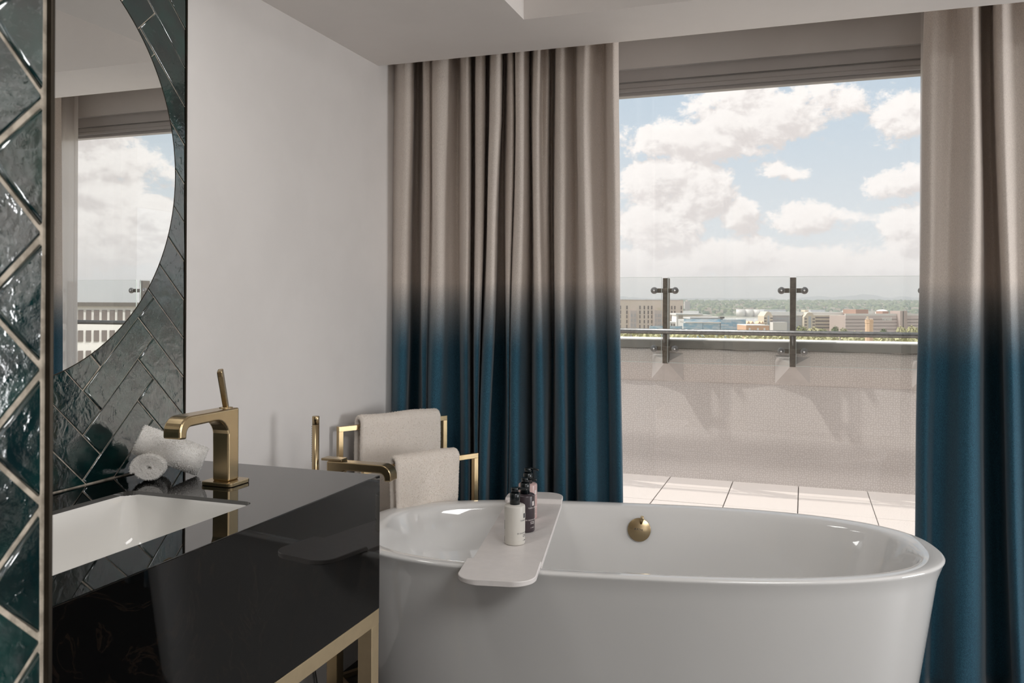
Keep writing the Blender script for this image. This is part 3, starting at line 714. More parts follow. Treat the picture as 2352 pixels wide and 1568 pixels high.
towel_thing('bath_towel', 'cream bath towel hung over the taller back rail of the gold stand', drape(tb_a, tb_b, zbk+.012, .55, .5, .022, .020, 1), MAT['towel'], (tb_a[0], tb_a[1], zbk), 130000, .0030)
tf_a, tf_b = on_bar(FL, FRt, 902), on_bar(FL, FRt, 1047)
towel_thing('hand_towel', 'cream towel hung over the lower front rail of the gold stand', drape(tf_a, tf_b, zf+.012, .40, .40, .020, .018, 2), MAT['towel'], (tf_a[0], tf_a[1], zf), 110000, .0030)

def roll(center, axis, R, L, squash, turns, seed, th=.0125):
    """rolled flannel: a spiral sheet along its axis"""
    n = 110; pts = []
    for k in range(n):
        t = k/(n-1); a = t*turns*2*PI+seed; r = th*.55+(R-th*.5-th*.55)*t; pts.append((r*math.cos(a), r*math.sin(a)*squash))
    pts = np.array(pts); tg = np.gradient(pts, axis=0); tg /= np.linalg.norm(tg, axis=1, keepdims=True); nm = np.stack([tg[:, 1], -tg[:, 0]], 1)
    loop = [tuple(p+q*th*.46) for p, q in zip(pts, nm)]+[tuple(p-q*th*.46) for p, q in zip(pts[::-1], nm[::-1])]
    ax = Vector(axis).normalized(); u = ax.cross(Vector((0, 0, 1))).normalized(); v = u.cross(ax); c = Vector(center)
    secs = [(-L/2, .80), (-L/2+.003, .93), (-L/2+.009, 1), (-L/4, 1), (0, 1.02), (L/4, 1), (L/2-.009, 1), (L/2-.003, .93), (L/2, .80)]
    rows = []
    for d, k in secs:
        ln = [tuple(p+q*th*.46*k) for p, q in zip(pts, nm)]+[tuple(p-q*th*.46*k) for p, q in zip(pts[::-1], nm[::-1])]
        rows.append([tuple(c+ax*d+u*x+v*y) for x, y in ln])
    mb = MB(); mb.grid([r+[r[0]] for r in rows], True); m2 = len(loop)
    for r in (rows[0], rows[-1]): mb.add(r, [(i, i+1, m2-2-i, m2-1-i) for i in range(n-1)], True)
    return mb
r1 = on_z(341, 1109, ZC)
towel_thing('rolled_towel', 'rolled white flannel lying end-on on the black worktop', roll((r1[0]-.036, r1[1]+.052, ZC+.0365), (-.55, .83, 0), .0445, .125, .79, 3.2, 2.2), MAT['towel_white'], (r1[0]-.036, r1[1]+.052, ZC), 60000, .0030)
ra, rb = on_y(333, 1015, 1.715), on_y(449, 1056, 1.79)
cen = (ra+rb)/2; axv = rb-ra
towel_thing('rolled_towel', 'rolled white flannel resting slanted on top of the end-on roll', roll(cen, axv, .0415, float(np.linalg.norm(axv))+.035, .95, 3.2, .6), MAT['towel_white'], tuple(cen), 70000, .0030)

# ------------------------------------------------------------------ curtains
def fold_curtain(name, label, Y, top, bot, ztop, zbot, mat, cat='curtain', ptop=(300,), pbot=1050):
    """top / bot: (pixel column, depth offset) of the fold line at two heights; swept between them and beyond"""
    n = 26*(len(top)-1)+1
    def curve(L, py):
        P = [(on_y(px, py, Y+dy*DEPTH)[0], Y+dy*DEPTH) for px, dy in L]; out = []
        for i in range(len(P)-1):
            p0, p1, p2, p3 = (np.array(P[max(0, min(len(P)-1, j))]) for j in (i-1, i, i+1, i+2))
            for k in range(26):
                t = k/26; out.append(.5*((2*p1)+(-p0+p2)*t+(2*p0-5*p1+4*p2-p3)*t*t+(-p0+3*p1-3*p2+p3)*t**3))
        out.append(np.array(P[-1])); return np.array(out)
    A, B = curve(top, ptop), curve(bot, pbot); za, zb_ = on_y(1176, ptop, Y)[2], on_y(1176, pbot, Y)[2]
    rows = []
    for z in np.linspace(zbot, ztop, 40):
        k = (z-za)/(zb_-za); k = max(-.18, min(1.25, k)); q = A*(1-k)+B*k
        rows.append([(x+.0025*math.sin(z*5+x*30), y+.003*math.sin(z*4+x*50), z) for x, y in q])
    t = thing(name, label, cat, (float(np.mean(A[:, 0])), Y, zbot))
    mb = MB().grid(rows, True)
    o = obj('cloth', mb, mat, t, fix=False); s = o.modifiers.new('thickness', 'SOLIDIFY'); s.thickness = .0018; s.offset = 0
    return t, o, rows
F_, V_ = -.045, .06
YC = 3.39; DEPTH = 1.75
def fp(items): return items
# left curtain: alternating fold crowns (towards the room) and hollows
topL = [(893, .02), (912, -.035), (928, -.05), (944, -.03), (950, .05), (962, .065), (968, .03), (972, -.035), (984, -.035), (990, -.02), (1000, -.05), (1022, -.042), (1036, .0), (1052, .028), (1058, -.01), (1066, -.04), (1078, -.03), (1084, .055), (1090, .03), (1093, -.035), (1106, -.04), (1112, -.01), (1114, .055), (1120, .03), (1124, -.04), (1141, -.045), (1147, -.01), (1149, .05), (1160, .055), (1164, -.02), (1174, -.035), (1180, -.005), (1184, -.04), (1200, -.04), (1213, .0), (1219, .05), (1223, .02), (1227, -.035), (1238, -.04), (1246, -.012), (1258, -.005), (1263, .05), (1272, .05), (1276, -.02), (1284, -.042), (1297, -.035), (1304, .0), (1322, .02), (1328, -.025), (1342, -.045), (1358, -.03), (1372, .0), (1388, .012), (1396, -.02), (1408, -.04), (1419, -.03), (1422, -.005)]
botL = [(886, .02), (904, -.035), (916, -.05), (930, -.03), (938, .05), (960, .065), (965, .03), (969, -.035), (977, -.035), (981, -.02), (990, -.05), (1006, -.042), (1026, .0), (1056, .028), (1060, -.01), (1066, -.04), (1076, -.03), (1083, .055), (1087, .03), (1089, -.035), (1096, -.04), (1098, -.01), (1099, .055), (1100, .02), (1102, -.04), (1117, -.045), (1123, -.01), (1126, .05), (1160, .055), (1163, -.02), (1166, -.03), (1167, -.02), (1172, -.042), (1188, -.04), (1204, .0), (1222, .05), (1226, .02), (1231, -.035), (1243, -.044), (1253, -.03), (1259, .02), (1265, .05), (1272, .05), (1276, -.02), (1285, -.042), (1298, -.035), (1303, .02), (1322, .035), (1330, -.02), (1346, -.045), (1364, -.03), (1384, .005), (1398, .022), (1406, .0), (1416, -.02), (1426, -.02), (1429, .0)]
fold_curtain('curtain', 'taupe to teal dip-dyed curtain to the left of the window', YC-.115, topL, botL, ZR-.015, .012, MAT['curtain'], ptop=400, pbot=1080)
topR = [(2119, .012), (2122, -.012), (2140, -.028), (2165, -.02), (2185, -.006), (2210, -.026), (2230, -.048), (2248, -.042), (2254, -.01), (2258, .04), (2276, .055), (2284, .03), (2288, -.03), (2305, -.05), (2335, -.03), (2370, -.045), (2400, -.04), (2410, .05), (2440, .06), (2450, -.04), (2500, -.05), (2540, .02), (2580, -.04), (2620, -.03)]
botR = [(2100, .012), (2103, -.012), (2125, -.03), (2142, .0), (2168, -.01), (2200, -.048), (2232, -.052), (2252, -.035), (2260, .0), (2264, .045), (2295, .058), (2316, .03), (2320, -.03), (2338, -.055), (2365, -.03), (2390, -.045), (2430, -.04), (2440, .05), (2470, .06), (2480, -.04), (2530, -.05), (2570, .02), (2610, -.04), (2650, -.03)]
for L_ in (topR, botR):                                       # the same folds go on beyond the frame
    k = 0
    while len(L_) < 62: L_ += [(L_[-1][0]+36+9*(k % 3), (-.045, .05, -.02, .04)[k % 4])]; k += 1
fold_curtain('curtain', 'taupe to teal dip-dyed curtain to the right of the window', YC, topR, botR, ZR-.015, .012, MAT['curtain'], ptop=300, pbot=1200)
def sheer(label, x0, x1, Y, taper):
    n = 90; rows = []
    for z in np.linspace(.012, ZR-.012, 24):
        rows.append([(lerp(x0, x1, i/n), Y+.014*math.sin(i*.62)+.004*math.sin(i*1.7+z), z) for i in range(n+1)])
    t = thing('sheer_curtain', label, 'curtain', ((x0+x1)/2, Y, .012)); obj('cloth', MB().grid(rows, True), MAT['sheer'], t, fix=False)
sheer('white sheer behind the left curtain, along the window edge', -1.3, -.83, 3.50, -.0)
sheer('white sheer behind the right curtain, seen in the round mirror', 1.3, .418, 3.535, 0)
struct('trim_3', MB().box(-1.66, 3.4, 3.375, 3.405, ZR-.014, ZR-.001), MAT['matt_white']); struct('trim_4', MB().box(-1.66, 3.4, 3.525, 3.545, ZR-.011, ZR-.001), MAT['matt_white'])

# ------------------------------------------------------------------ rug reflected in the vanity front
rg = thing('rug', 'ribbed grey rug on the dark floor, mirrored in the black vanity front', 'rug', (.9, 1.4, 0))
obj('base', MB().box(.0, 1.9, .6, 2.05, .0005, .009), MAT['rug'], rg)
rb_ = MB()
for k in range(16): rb_.box(.0, 1.9, .62+k*.09, .62+k*.09+.045, .0092, .017)
obj('ribs', rb_, MAT['rug'], rg, kind='stuff')

# ------------------------------------------------------------------ terrace, parapet, balustrade
YP = 6.53; ZTF = CAMH-1.34; TX0, TX1, TXP = -4.5, 6.5, 1.95
te = struct('terrace_floor', MB().box(TX0, TX1, 3.80, YP+.25, -.35, ZTF-.012), MAT['joint'])
jx = [on_z(px, py, ZTF)[0] for px, py in ((1684, 1104), (1834, 1115))]; pw = jx[1]-jx[0]
sm = mesh_of('slab', MB().box(-pw/2+.003, pw/2-.003, -.4, .4, -.012, 0), bevel=.0015); sm.materials.append(MAT['slab']); sm2 = mesh_of('slab', MB().box(-pw/2+.003, pw/2-.003, -.14, .14, -.012, 0), bevel=.0015); sm2.materials.append(MAT['slab'])
for i in range(-9, 13):
    for k in range(3): inst('slab', sm, te, (jx[0]+pw*(i+.5), YP-.0-.4-.806*k, ZTF+random.uniform(-.0008, .0008)))
    inst('slab', sm2, te, (jx[0]+pw*(i+.5), YP-.806*3-.144, ZTF))
ZCAP = on_y(1770, 786, YP)[2]; ZFA = on_y(1770, 804, YP)[2]; ZSEAM = on_y(1770, 882, YP)[2]
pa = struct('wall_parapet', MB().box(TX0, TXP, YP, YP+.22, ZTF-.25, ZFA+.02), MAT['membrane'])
obj('cap', MB().box(TX0, TXP, YP-.012, YP+.30, ZCAP, ZCAP+.012), MAT['cap'], pa, bevel=.003)
obj('fascia', MB().box(TX0, TXP, YP-.022, YP+.24, ZFA, ZCAP), MAT['fascia'], pa)
# upper flashing sheet lapped over the upstand, wavy top edge
xs = np.linspace(TX0, TXP, 260); rows = []
for z, dy in ((ZSEAM, -.002), (ZSEAM+.002, -.006), (ZFA-.03, -.007), (ZFA-.012, -.012), (ZFA-.004, -.004)):
    rows.append([(x, YP+dy-.003*math.sin(x*9)-.003*math.sin(x*23+2)*(z > ZFA-.05), z+(.004*math.sin(x*5)+.003*math.sin(x*17) if z > ZFA-.05 else 0)) for x in xs])
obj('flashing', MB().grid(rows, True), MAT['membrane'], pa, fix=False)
YR = YP-.10
def pyr(cx_):
    w0, w1, zt_, zb_ = .125, .008, on_y(1770, 838, YP)[2], ZSEAM+.006; f = YP-.05
    obj('post_flashing', MB().add([(cx_-w0, YP-.006, zb_), (cx_+w0, YP-.006, zb_), (cx_-w1, f, zt_+.004), (cx_+w1, f, zt_+.004), (cx_-w0, YP-.006, ZFA-.04), (cx_+w0, YP-.006, ZFA-.04)],
           [(0, 1, 3, 2), (0, 2, 4), (1, 5, 3), (2, 3, 5, 4)]), MAT['membrane_smooth'], pa, fix=False)
bal = thing('balustrade', 'frameless glass balustrade with steel posts and handrail on the terrace parapet', 'balustrade', (.5, YR, ZCAP))
px1 = on_y(1528.5, 740, YR)[0]; px2 = on_y(1821, 740, YR)[0]; pitch = px2-px1
ZGT, ZGB = on_y(1770, 635.5, YR-.045)[2], on_y(1770, 839, YR-.045)[2]; ZRL = on_y(1770, 764, YR-.02)[2]
zb1, zb2 = on_y(1680, 667, YR-.05)[2], on_y(1680, 804, YR-.05)[2]
cap_me = mesh_of('clamp', MB().lathe([(.0, -.012), (.026, -.012), (.026, .004), (.024, .006), (.0, .006)], 24, caps=False).xf(Matrix.Rotation(PI/2, 4, 'X'))); cap_me.materials.append(MAT['steel'])
dot_me = mesh_of('bolt', MB().lathe([(.0, 0), (.0075, 0), (.007, .004), (0, .005)], 12, caps=False).xf(Matrix.Rotation(PI/2, 4, 'X'))); dot_me.materials.append(MAT['chrome'])
for k in range(-4, 7):
    x = px1+pitch*k
    beyond = x > TXP-.1; zg0 = ZTF+.07 if beyond else ZGB
    if not beyond: pyr(x)
    p = obj('post', MB().box(x-.021, x+.021, YR-.006, YR+.085, (ZTF if beyond else ZGB-.01), ZGT-.004), MAT['post_steel'], bal, bevel=.002)
    for z in (zb1, zb2): obj('clamp_arm', MB().box(x-.085, x+.085, YR-.016, YR-.007, z-.017, z+.017), MAT['post_steel'], p, bevel=.002)
    for z in (zb1, zb2):
        for s in (-1, 1):
            c = inst('clamp', cap_me, p, (x+s*.079, YR-.052, z)); 
            inst('bolt', dot_me, p, (x+s*.079, YR-.0585, z))
    obj('rail_bracket', MB().tube([(x, YR-.008, ZRL-.09), (x, YR-.055, ZRL-.085), (x, YR-.085, ZRL-.05), (x, YR-.085, ZRL-.01)], .006, 8), MAT['steel'], p)
    g = obj('glass_panel', MB().box(x+.024, x+pitch-.024, YR-.047, YR-.037, zg0, ZGT), MAT['balustrade_glass'], bal)
    for bx_ in ((x+.024, x+pitch-.024, ZGT-.0004, ZGT+.0016), (x+.024, x+pitch-.024, zg0-.002, zg0+.0004), (x+.0225, x+.0245, zg0, ZGT), (x+pitch-.0245, x+pitch-.0225, zg0, ZGT)):
        obj('polished_edge', MB().box(bx_[0], bx_[1], YR-.0472, YR-.0368, bx_[2], bx_[3]), MAT['glass_edge'], g)
obj('handrail', MB().tube([(TX0, YR-.085, ZRL), (TX1, YR-.085, ZRL)], .0205, 24), MAT['steel'], bal)

# ------------------------------------------------------------------ the city beyond
GZ = -32.0
MAT['ground'] = mottled('city_ground', (170, 160, 146), (120, 124, 104), .012, .9); MAT['water'] = flat('river', (206, 204, 200), .15)
def hillmat(name, cols, sc, thr):
    m, t, b = pbr(name, srgb(*cols[0]), .95); c = coord(t)
    n = t.noise(c, sc, 5, .65); n2 = t.noise(c, sc*5, 3, .6)
    col = t.mix(t.maprange(n, .42, .6, 0, 1), srgb(*cols[0]), srgb(*cols[1])); col = t.mix(t.maprange(n2, thr, thr+.08, 0, 1), col, srgb(*cols[2]))
    t.l(col, b.inputs['Base Color']); return m
MAT['hill'] = hillmat('wooded_suburb', ((74, 88, 66), (104, 112, 84), (176, 158, 142)), .012, .58)
MAT['mountain'] = hillmat('far_mountain', ((70, 80, 84), (84, 92, 94), (80, 88, 90)), .001, .8)
def at_d(px, py, D): return ORG+ray(px, py)*D                 # D = depth along the view axis
struct('city_ground', MB().box(-6000, 6000, 25, 12000, GZ-1, GZ), MAT['ground'])
struct('river', MB().box(-1500, 2500, 1500, 2150, GZ, GZ+.15), MAT['water'])
def ridge(name, mat, D0, D1, prof, nx=260, ny=14, rough=1.0, seed=1):
    """prof: list of (pixel column, pixel row) of the skyline"""
    pxs = np.linspace(500, 2900, nx); sky = np.interp(pxs, [p[0] for p in prof], [p[1] for p in prof]); rng = np.random.default_rng(seed); rows = []
    for j in range(ny):
        t = j/(ny-1); D = D0+(D1-D0)*t; row = []
        for i in range(nx):
            top = at_d(pxs[i], sky[i], D1)[2]; z = GZ+(top-GZ)*(t**.8); z += rng.normal(0, rough)*(t > .05)
            q = at_d(pxs[i], 700, D); row.append((q[0], q[1], z))
        rows.append(row)
    last = [(x*1.2, y*1.2, GZ) for x, y, z in rows[-1]]; rows.append(last)
    return struct(name, MB().grid(rows, True), mat, fix=False)
ridge('hill', MAT['hill'], 2350, 3700, [(500, 695), (1430, 697), (1580, 692), (1640, 691), (1800, 691), (1850, 691), (1900, 689), (2000, 689), (2060, 690), (2104, 693), (2600, 696)], rough=2.2)
ridge('mountain_range', MAT['mountain'], 8200, 9500, [(500, 690), (1430, 681), (1500, 686), (1600, 684), (1700, 684.5), (1770, 683), (1800, 688), (1850, 682), (1880, 679), (1910, 683), (1960, 679), (1985, 675), (2010, 678), (2040, 684), (2070, 680), (2104, 683), (2300, 690), (2900, 690)], rough=3, seed=4)

def house_stuff():
    mb = MB(); rng = np.random.default_rng(3)
    for _ in range(900):
        px = rng.uniform(1200, 2350); t = rng.uniform(.05, .75); D = 2350+1350*t; q = at_d(px, 700, D); top = at_d(px, 691, 3700)[2]; z = GZ+(top-GZ)*(t**.8)
        a, b, h = rng.uniform(5, 16), rng.uniform(4, 9), rng.uniform(5, 9); mb.box(q[0]-a/2, q[0]+a/2, q[1]-b/2, q[1]+b/2, z-3, z+h)
    return mb
hsx = obj('suburban_houses', house_stuff(), mottled('house_brick', (206, 184, 168), (226, 216, 206), .02, .9), kind='stuff'); tag(hsx, 'scattered pale houses on the wooded hillside', 'houses')
def tree_stuff():
    mb = MB(); rng = np.random.default_rng(5)
    for _ in range(2600):
        px = rng.uniform(1200, 2350); t = rng.uniform(.0, 1)**.7; D = 2350+1350*t; q = at_d(px, 700, D); top = at_d(px, 690.5, 3700)[2]; z = GZ+(top-GZ)*(t**.8)
        r, h = rng.uniform(5, 13), rng.uniform(6, 13)*(1 if t < .75 else .6); n = 6
        ang = rng.uniform(0, 6); base = [(q[0]+r*math.cos(ang+2*PI*k/n), q[1]+r*math.sin(ang+2*PI*k/n), z-2) for k in range(n)]; md = [(q[0]+r*.8*math.cos(ang+2*PI*k/n), q[1]+r*.8*math.sin(ang+2*PI*k/n), z+h*.7) for k in range(n)]
        mb.add(base+md+[(q[0], q[1], z+h)], [(k, (k+1) % n, n+(k+1) % n, n+k) for k in range(n)]+[(n+k, n+(k+1) % n, 2*n) for k in range(n)], True)
    return mb
tsx = obj('hillside_woods', tree_stuff(), mottled('woodland', (72, 90, 62), (116, 124, 88), .02, .95), kind='stuff', fix=False); tag(tsx, 'woods covering the far hillside', 'woods')

# --- buildings: oriented boxes with windows as parts
def frame_of(px0, px1, D, turn=0):
    """a facade between two pixel columns at depth D; returns origin, along, outward normal, width"""
    a, b = at_d(px0, 700, D), at_d(px1, 700, D*(1+turn)); a[2] = b[2] = 0; d = b-a; W = np.linalg.norm(d); d /= W; n = np.array([d[1], -d[0], 0]); return a, d, n, W
def zpx(px, py, D): return at_d(px, py, D)[2]
def block(mb, a, d, n, u0, u1, z0, z1, w0, w1):
    """u along, w depth behind the facade (negative = proud)"""
    vs = [a+d*u-n*wv+np.array([0, 0, z]) for z in (z0, z1) for wv in (w0, w1) for u in (u0, u1)]
    return mb.add(vs, [(0, 2, 3, 1), (4, 5, 7, 6), (0, 1, 5, 4), (1, 3, 7, 5), (3, 2, 6, 7), (2, 0, 4, 6)])
def bobj(name, mat, parent, a, d, n, *boxes):
    for b in boxes: obj(name, block(MB(), a, d, n, *b), mat, parent)
WIN = {}
def windows(parent, a, d, n, rects, mat, key, frame=None):
    """each window a part of its own, sharing meshes by size"""
    yaw = math.atan2(d[1], d[0])
    for u0, u1, z0, z1 in rects:
        wv, h = round(u1-u0, 2), round(z1-z0, 2); k = (key, wv, h)
        if k not in WIN:
            me = mesh_of('window', MB().box(-wv/2, wv/2, -.12, .25, -h/2, h/2)); me.materials.append(mat); WIN[k] = me
        c = a+d*(u0+u1)/2; inst('window', WIN[k], parent, (c[0], c[1], (z0+z1)/2), (0, 0, yaw))
B = {k: flat('facade_'+k, v, .8) for k, v in dict(pink=(223, 208, 195), pinkdark=(202, 189, 183), tan=(216, 202, 182), white=(236, 232, 228), grey=(202, 199, 196), orange=(215, 174, 144), mauve=(202, 186, 181), mauvedark=(189, 171, 163), pane=(128, 118, 114), panelight=(186, 180, 180), brown=(175, 144, 128), roof=(223, 222, 220), slate=(183, 185, 188), brick=(222, 189, 159), concrete=(223, 217, 212), deep=(110, 104, 98)).items()}
def netting():
    m, t, b = pbr('blue_scaffold_netting', srgb(150, 190, 220), .8); c = coord(t, sc=(.25, .25, 1.2)); n = t.noise(c, 1, 4, .6)
    t.l(t.mix(t.maprange(n, .4, .6, 0, 1), srgb(150, 188, 212), srgb(206, 218, 226)), b.inputs['Base Color']); return m
B['net'] = netting()
# 1 pinkish apartment block
D = 500; a, d, n, W = frame_of(1330, 1569, D); zt1 = zpx(1500, 690, D)
ap = thing('apartment_block', 'tall pinkish apartment block beyond the balustrade, left of the first post', 'building', (*a[:2], GZ))
m_ = W/239
bobj('wall', B['pink'], ap, a, d, n, (0, W, GZ, zt1, 0, 18)); bobj('roof_slab', B['pinkdark'], ap, a, d, n, (0, W, zt1, zt1+.5, -.2, 18.2))
bobj('bay', B['pinkdark'], ap, a, d, n, ((1446-1330)*m_, (1461-1330)*m_, GZ, zpx(1450, 713, D), -2.5, 0)); bobj('bay', B['pinkdark'], ap, a, d, n, ((1501-1330)*m_, (1519-1330)*m_, GZ, zpx(1450, 712, D), -2.5, 0))
rects = []
cols = [1345, 1361, 1377, 1393, 1409, 1425, 1440, 1470, 1480, 1489, 1497, 1543, 1550, 1565]
for c in cols:
    u = (c-1330)*m_
    for k in range(2): rects.append((u-.65*m_*2.4, u+.65*m_*2.4, zpx(1450, 706.2+11*k, D)-1.0, zpx(1450, 706.2+11*k, D)+1.15))
    for k in range(6): z = zpx(1450, 727+11.3*k, D); rects.append((u-.65*m_*2.0, u+.65*m_*2.0, z-1.0, z+1.0))
windows(ap, a, d, n, rects, B['pane'], 'ap')
rects = []
for c in (1450, 1457, 1505, 1511, 1516):
    u = (c-1330)*m_
    for k in range(6): z = zpx(1450, 724+11.3*k, D); rects.append((u-.5, u+.5, z-1.0, z+1.0))
windows(ap, a-(-n)*0+n*2.5, d, n, rects, B['panelight'], 'bay')
bobj('balcony_rail', B['tan'], ap, a, d, n, ((1507-1330)*m_, (1519-1330)*m_, zpx(1450, 712, D), zpx(1450, 706, D), -2.6, -2.3))
# 2 tower far off
D = 2600; a, d, n, W = frame_of(1573, 1585, D); tw = thing('tower_block', 'distant tower block standing in the woods right of the apartment block', 'building', (*a[:2], GZ))
bobj('wall', B['pinkdark'], tw, a, d, n, (0, W, GZ, zpx(1578, 692, D), 0, 14)); bobj('lift_house', B['pink'], tw, a, d, n, (W*.3, W*.6, zpx(1578, 692, D), zpx(1578, 688.6, D), 3, 9))
# 3 white hall with deep portal
D = 470; a, d, n, W = frame_of(1540, 1640, D); wh = thing('white_hall', 'white flat-roofed hall with a deep portal behind the first post', 'building', (*a[:2], GZ)); m_ = W/100
bobj('wall', B['white'], wh, a, d, n, (14*m_, 18*m_, GZ, zpx(1560, 723, D), 0, 14), (32*m_, W, GZ, zpx(1560, 723, D), 4, 16), (0, 14*m_, GZ, zpx(1560, 739, D), 2, 14))
bobj('roof', B['roof'], wh, a, d, n, (12*m_, 74*m_, zpx(1560, 723, D), zpx(1560, 719.5, D), -1, 17)); bobj('portal_recess', B['concrete'], wh, a, d, n, (18*m_, 32*m_, GZ, zpx(1560, 723, D), 5, 14))
windows(wh, a-n*2, d, n, [(8.5*m_, 12*m_, zpx(1560, 750, D), zpx(1560, 743, D)), (3*m_, 6*m_, zpx(1560, 750, D), zpx(1560, 743, D))], B['pane'], 'wh')
# 4 building wrapped in blue netting
D = 430; a, d, n, W = frame_of(1494, 1715, D); sc_ = thing('scaffolded_building', 'low building wrapped in pale blue scaffold netting between the two posts', 'building', (*a[:2], GZ)); m_ = W/221
bobj('roof', B['grey'], sc_, a, d, n, (93*m_, 172*m_, zpx(1600, 732, D), zpx(1600, 728.5, D), 2, 20)); bobj('roof_edge', B['deep'], sc_, a, d, n, (96*m_, 168*m_, zpx(1600, 733.5, D), zpx(1600, 731.5, D), 1.5, 3), (162*m_, 172*m_, zpx(1600, 729.5, D), zpx(1600, 727, D), 1.5, 6))
for k, (u0, u1, y0, y1, wv) in enumerate(((78, 162, 732, 739, 1.0), (76, 120, 742, 775, .2), (121, 161, 741, 775, .6), (162, 190, 733, 775, 0), (191, 221, 733, 775, 1.2), (0, 76, 749, 790, 3))):
    bobj('netting', B['net'], sc_, a, d, n, (u0*m_, u1*m_, zpx(1600, y1, D), zpx(1600, y0, D), wv, wv+.3))
bobj('floor_slab', B['white'], sc_, a, d, n, (80*m_, 162*m_, zpx(1600, 741.5, D), zpx(1600, 739, D), -.2, 14))
bobj('wall', B['grey'], sc_, a, d, n, (80*m_, W, GZ, zpx(1600, 734, D), 3, 18))
# 5 orange brick block
D = 400; a, d, n, W = frame_of(1714, 1767, D); og = thing('orange_brick_block', 'orange brick block just above the handrail, left of the second post', 'building', (*a[:2], GZ)); m_ = W/53
bobj('wall', B['orange'], og, a, d, n, (0, W, GZ, zpx(1740, 747.5, D), 0, 16)); bobj('parapet', B['white'], og, a, d, n, (0, W, zpx(1740, 747.5, D), zpx(1740, 746, D), -.2, 16.2))
windows(og, a, d, n, [((u-2)*m_, (u+2)*m_, zpx(1740, y+3, D), zpx(1740, y-3, D)) for u in (8, 27, 42) for y in (756, 771)], B['white'], 'og')
D = 520; a, d, n, W = frame_of(1715, 1757, D); gh = thing('gabled_terrace', 'small tan gabled rooftops behind the orange brick block', 'building', (*a[:2], GZ)); m_ = W/42
bobj('wall', B['tan'], gh, a, d, n, (0, W, GZ, zpx(1740, 743, D), 0, 10))
for u0 in (1, 10, 26, 33):
    mb = MB(); zz = zpx(1740, 743, D); hh = zpx(1740, 737.5, D)-zz; q = lambda u, wv, z: tuple(a+d*u*m_-n*wv+np.array([0, 0, z]))
    mb.add([q(u0, 0, zz), q(u0+8, 0, zz), q(u0+4, 0, zz+hh), q(u0, 8, zz), q(u0+8, 8, zz), q(u0+4, 8, zz+hh)], [(0, 1, 2), (3, 5, 4), (0, 2, 5, 3), (1, 4, 5, 2)]); obj('gable', mb, B['brick'], gh)
# 6 two tan gabled wings joined by a glazed block
D = 560; a, d, n, W = frame_of(1755, 1948, D); of = thing('gabled_offices', 'tan office building with two gabled bays and long pale roof', 'building', (*a[:2], GZ)); m_ = W/193
def gable(u0, u1, y_e, y_t, wv):
    ze, zt_ = zpx(1850, y_e, D), zpx(1850, y_t, D); U0, U1 = u0*m_, u1*m_; mb = MB(); q = lambda u, ww, z: tuple(a+d*u-n*ww+np.array([0, 0, z])); c = (U1-U0)
    fr = [(U0, GZ), (U1, GZ), (U1, ze), (U0+c*.72, zt_-.4), (U0+c*.55, zt_), (U0+c*.45, zt_), (U0+c*.28, zt_-.4), (U0, ze)]; k = len(fr)
    mb.add([q(u, wv, z) for u, z in fr]+[q(u, 14, z) for u, z in fr], [tuple(range(k))]+[(i, (i+1) % k, k+(i+1) % k, k+i) for i in range(k)]); obj('gabled_bay', mb, B['tan'], of)
    bobj('glazed_slot', B['slate'], of, a, d, n, (U0+c*.38, U0+c*.62, zpx(1850, y_t+42, D), zpx(1850, y_t+9, D), wv-.15, wv+.3))
    windows(of, a-n*wv, d, n, [(U0+c*f-.8, U0+c*f+.8, zpx(1850, y+1.6, D), zpx(1850, y-1.6, D)) for f in (.15, .85) for y in (y_t+15, y_t+22, y_t+29, y_t+36)], B['pane'], 'ofg')
gable(0, 20, 726, 716, 0); gable(92, 118, 728, 717, 0)
bobj('roof', B['roof'], of, a, d, n, (15*m_, 96*m_, zpx(1850, 724, D), zpx(1850, 716.5, D), 4, 16), (114*m_, W-2*m_, zpx(1850, 724, D), zpx(1850, 716.5, D), 4, 16))
bobj('glazed_block', B['slate'], of, a, d, n, (20*m_, 92*m_, GZ, zpx(1850, 725, D), 4, 14)); bobj('eaves', B['white'], of, a, d, n, (20*m_, 92*m_, zpx(1850, 725, D), zpx(1850, 722, D), 3.4, 5))
bobj('wall', B['tan'], of, a, d, n, (118*m_, 184*m_, GZ, zpx(1850, 724, D), 2.0, 14)); bobj('glazed_slot', B['slate'], of, a, d, n, (185*m_, 191*m_, GZ, zpx(1850, 728, D), 2.5, 10)); bobj('wall', B['tan'], of, a, d, n, (104*m_, 112*m_, zpx(1850, 716, D), zpx(1850, 712, D), 8, 16))
windows(of, a-n*2, d, n, [((124+9.2*k)*m_-1.5, (124+9.2*k)*m_+1.5, zpx(1850, y+1.7, D), zpx(1850, y-1.7, D)) for k in range(7) for y in (729, 737, 745, 752)], B['pane'], 'of')
windows(of, a-n*4, d, n, [((24+7.5*k)*m_-.9, (24+7.5*k)*m_+.9, zpx(1850, y+2.2, D), zpx(1850, y-2.2, D)) for k in range(9) for y in (728, 735.5, 744, 752)], B['panelight'], 'og2')
bobj('annex', B['concrete'], of, a, d, n, (12*m_, 44*m_, GZ, zpx(1780, 739, D), -8, -1))
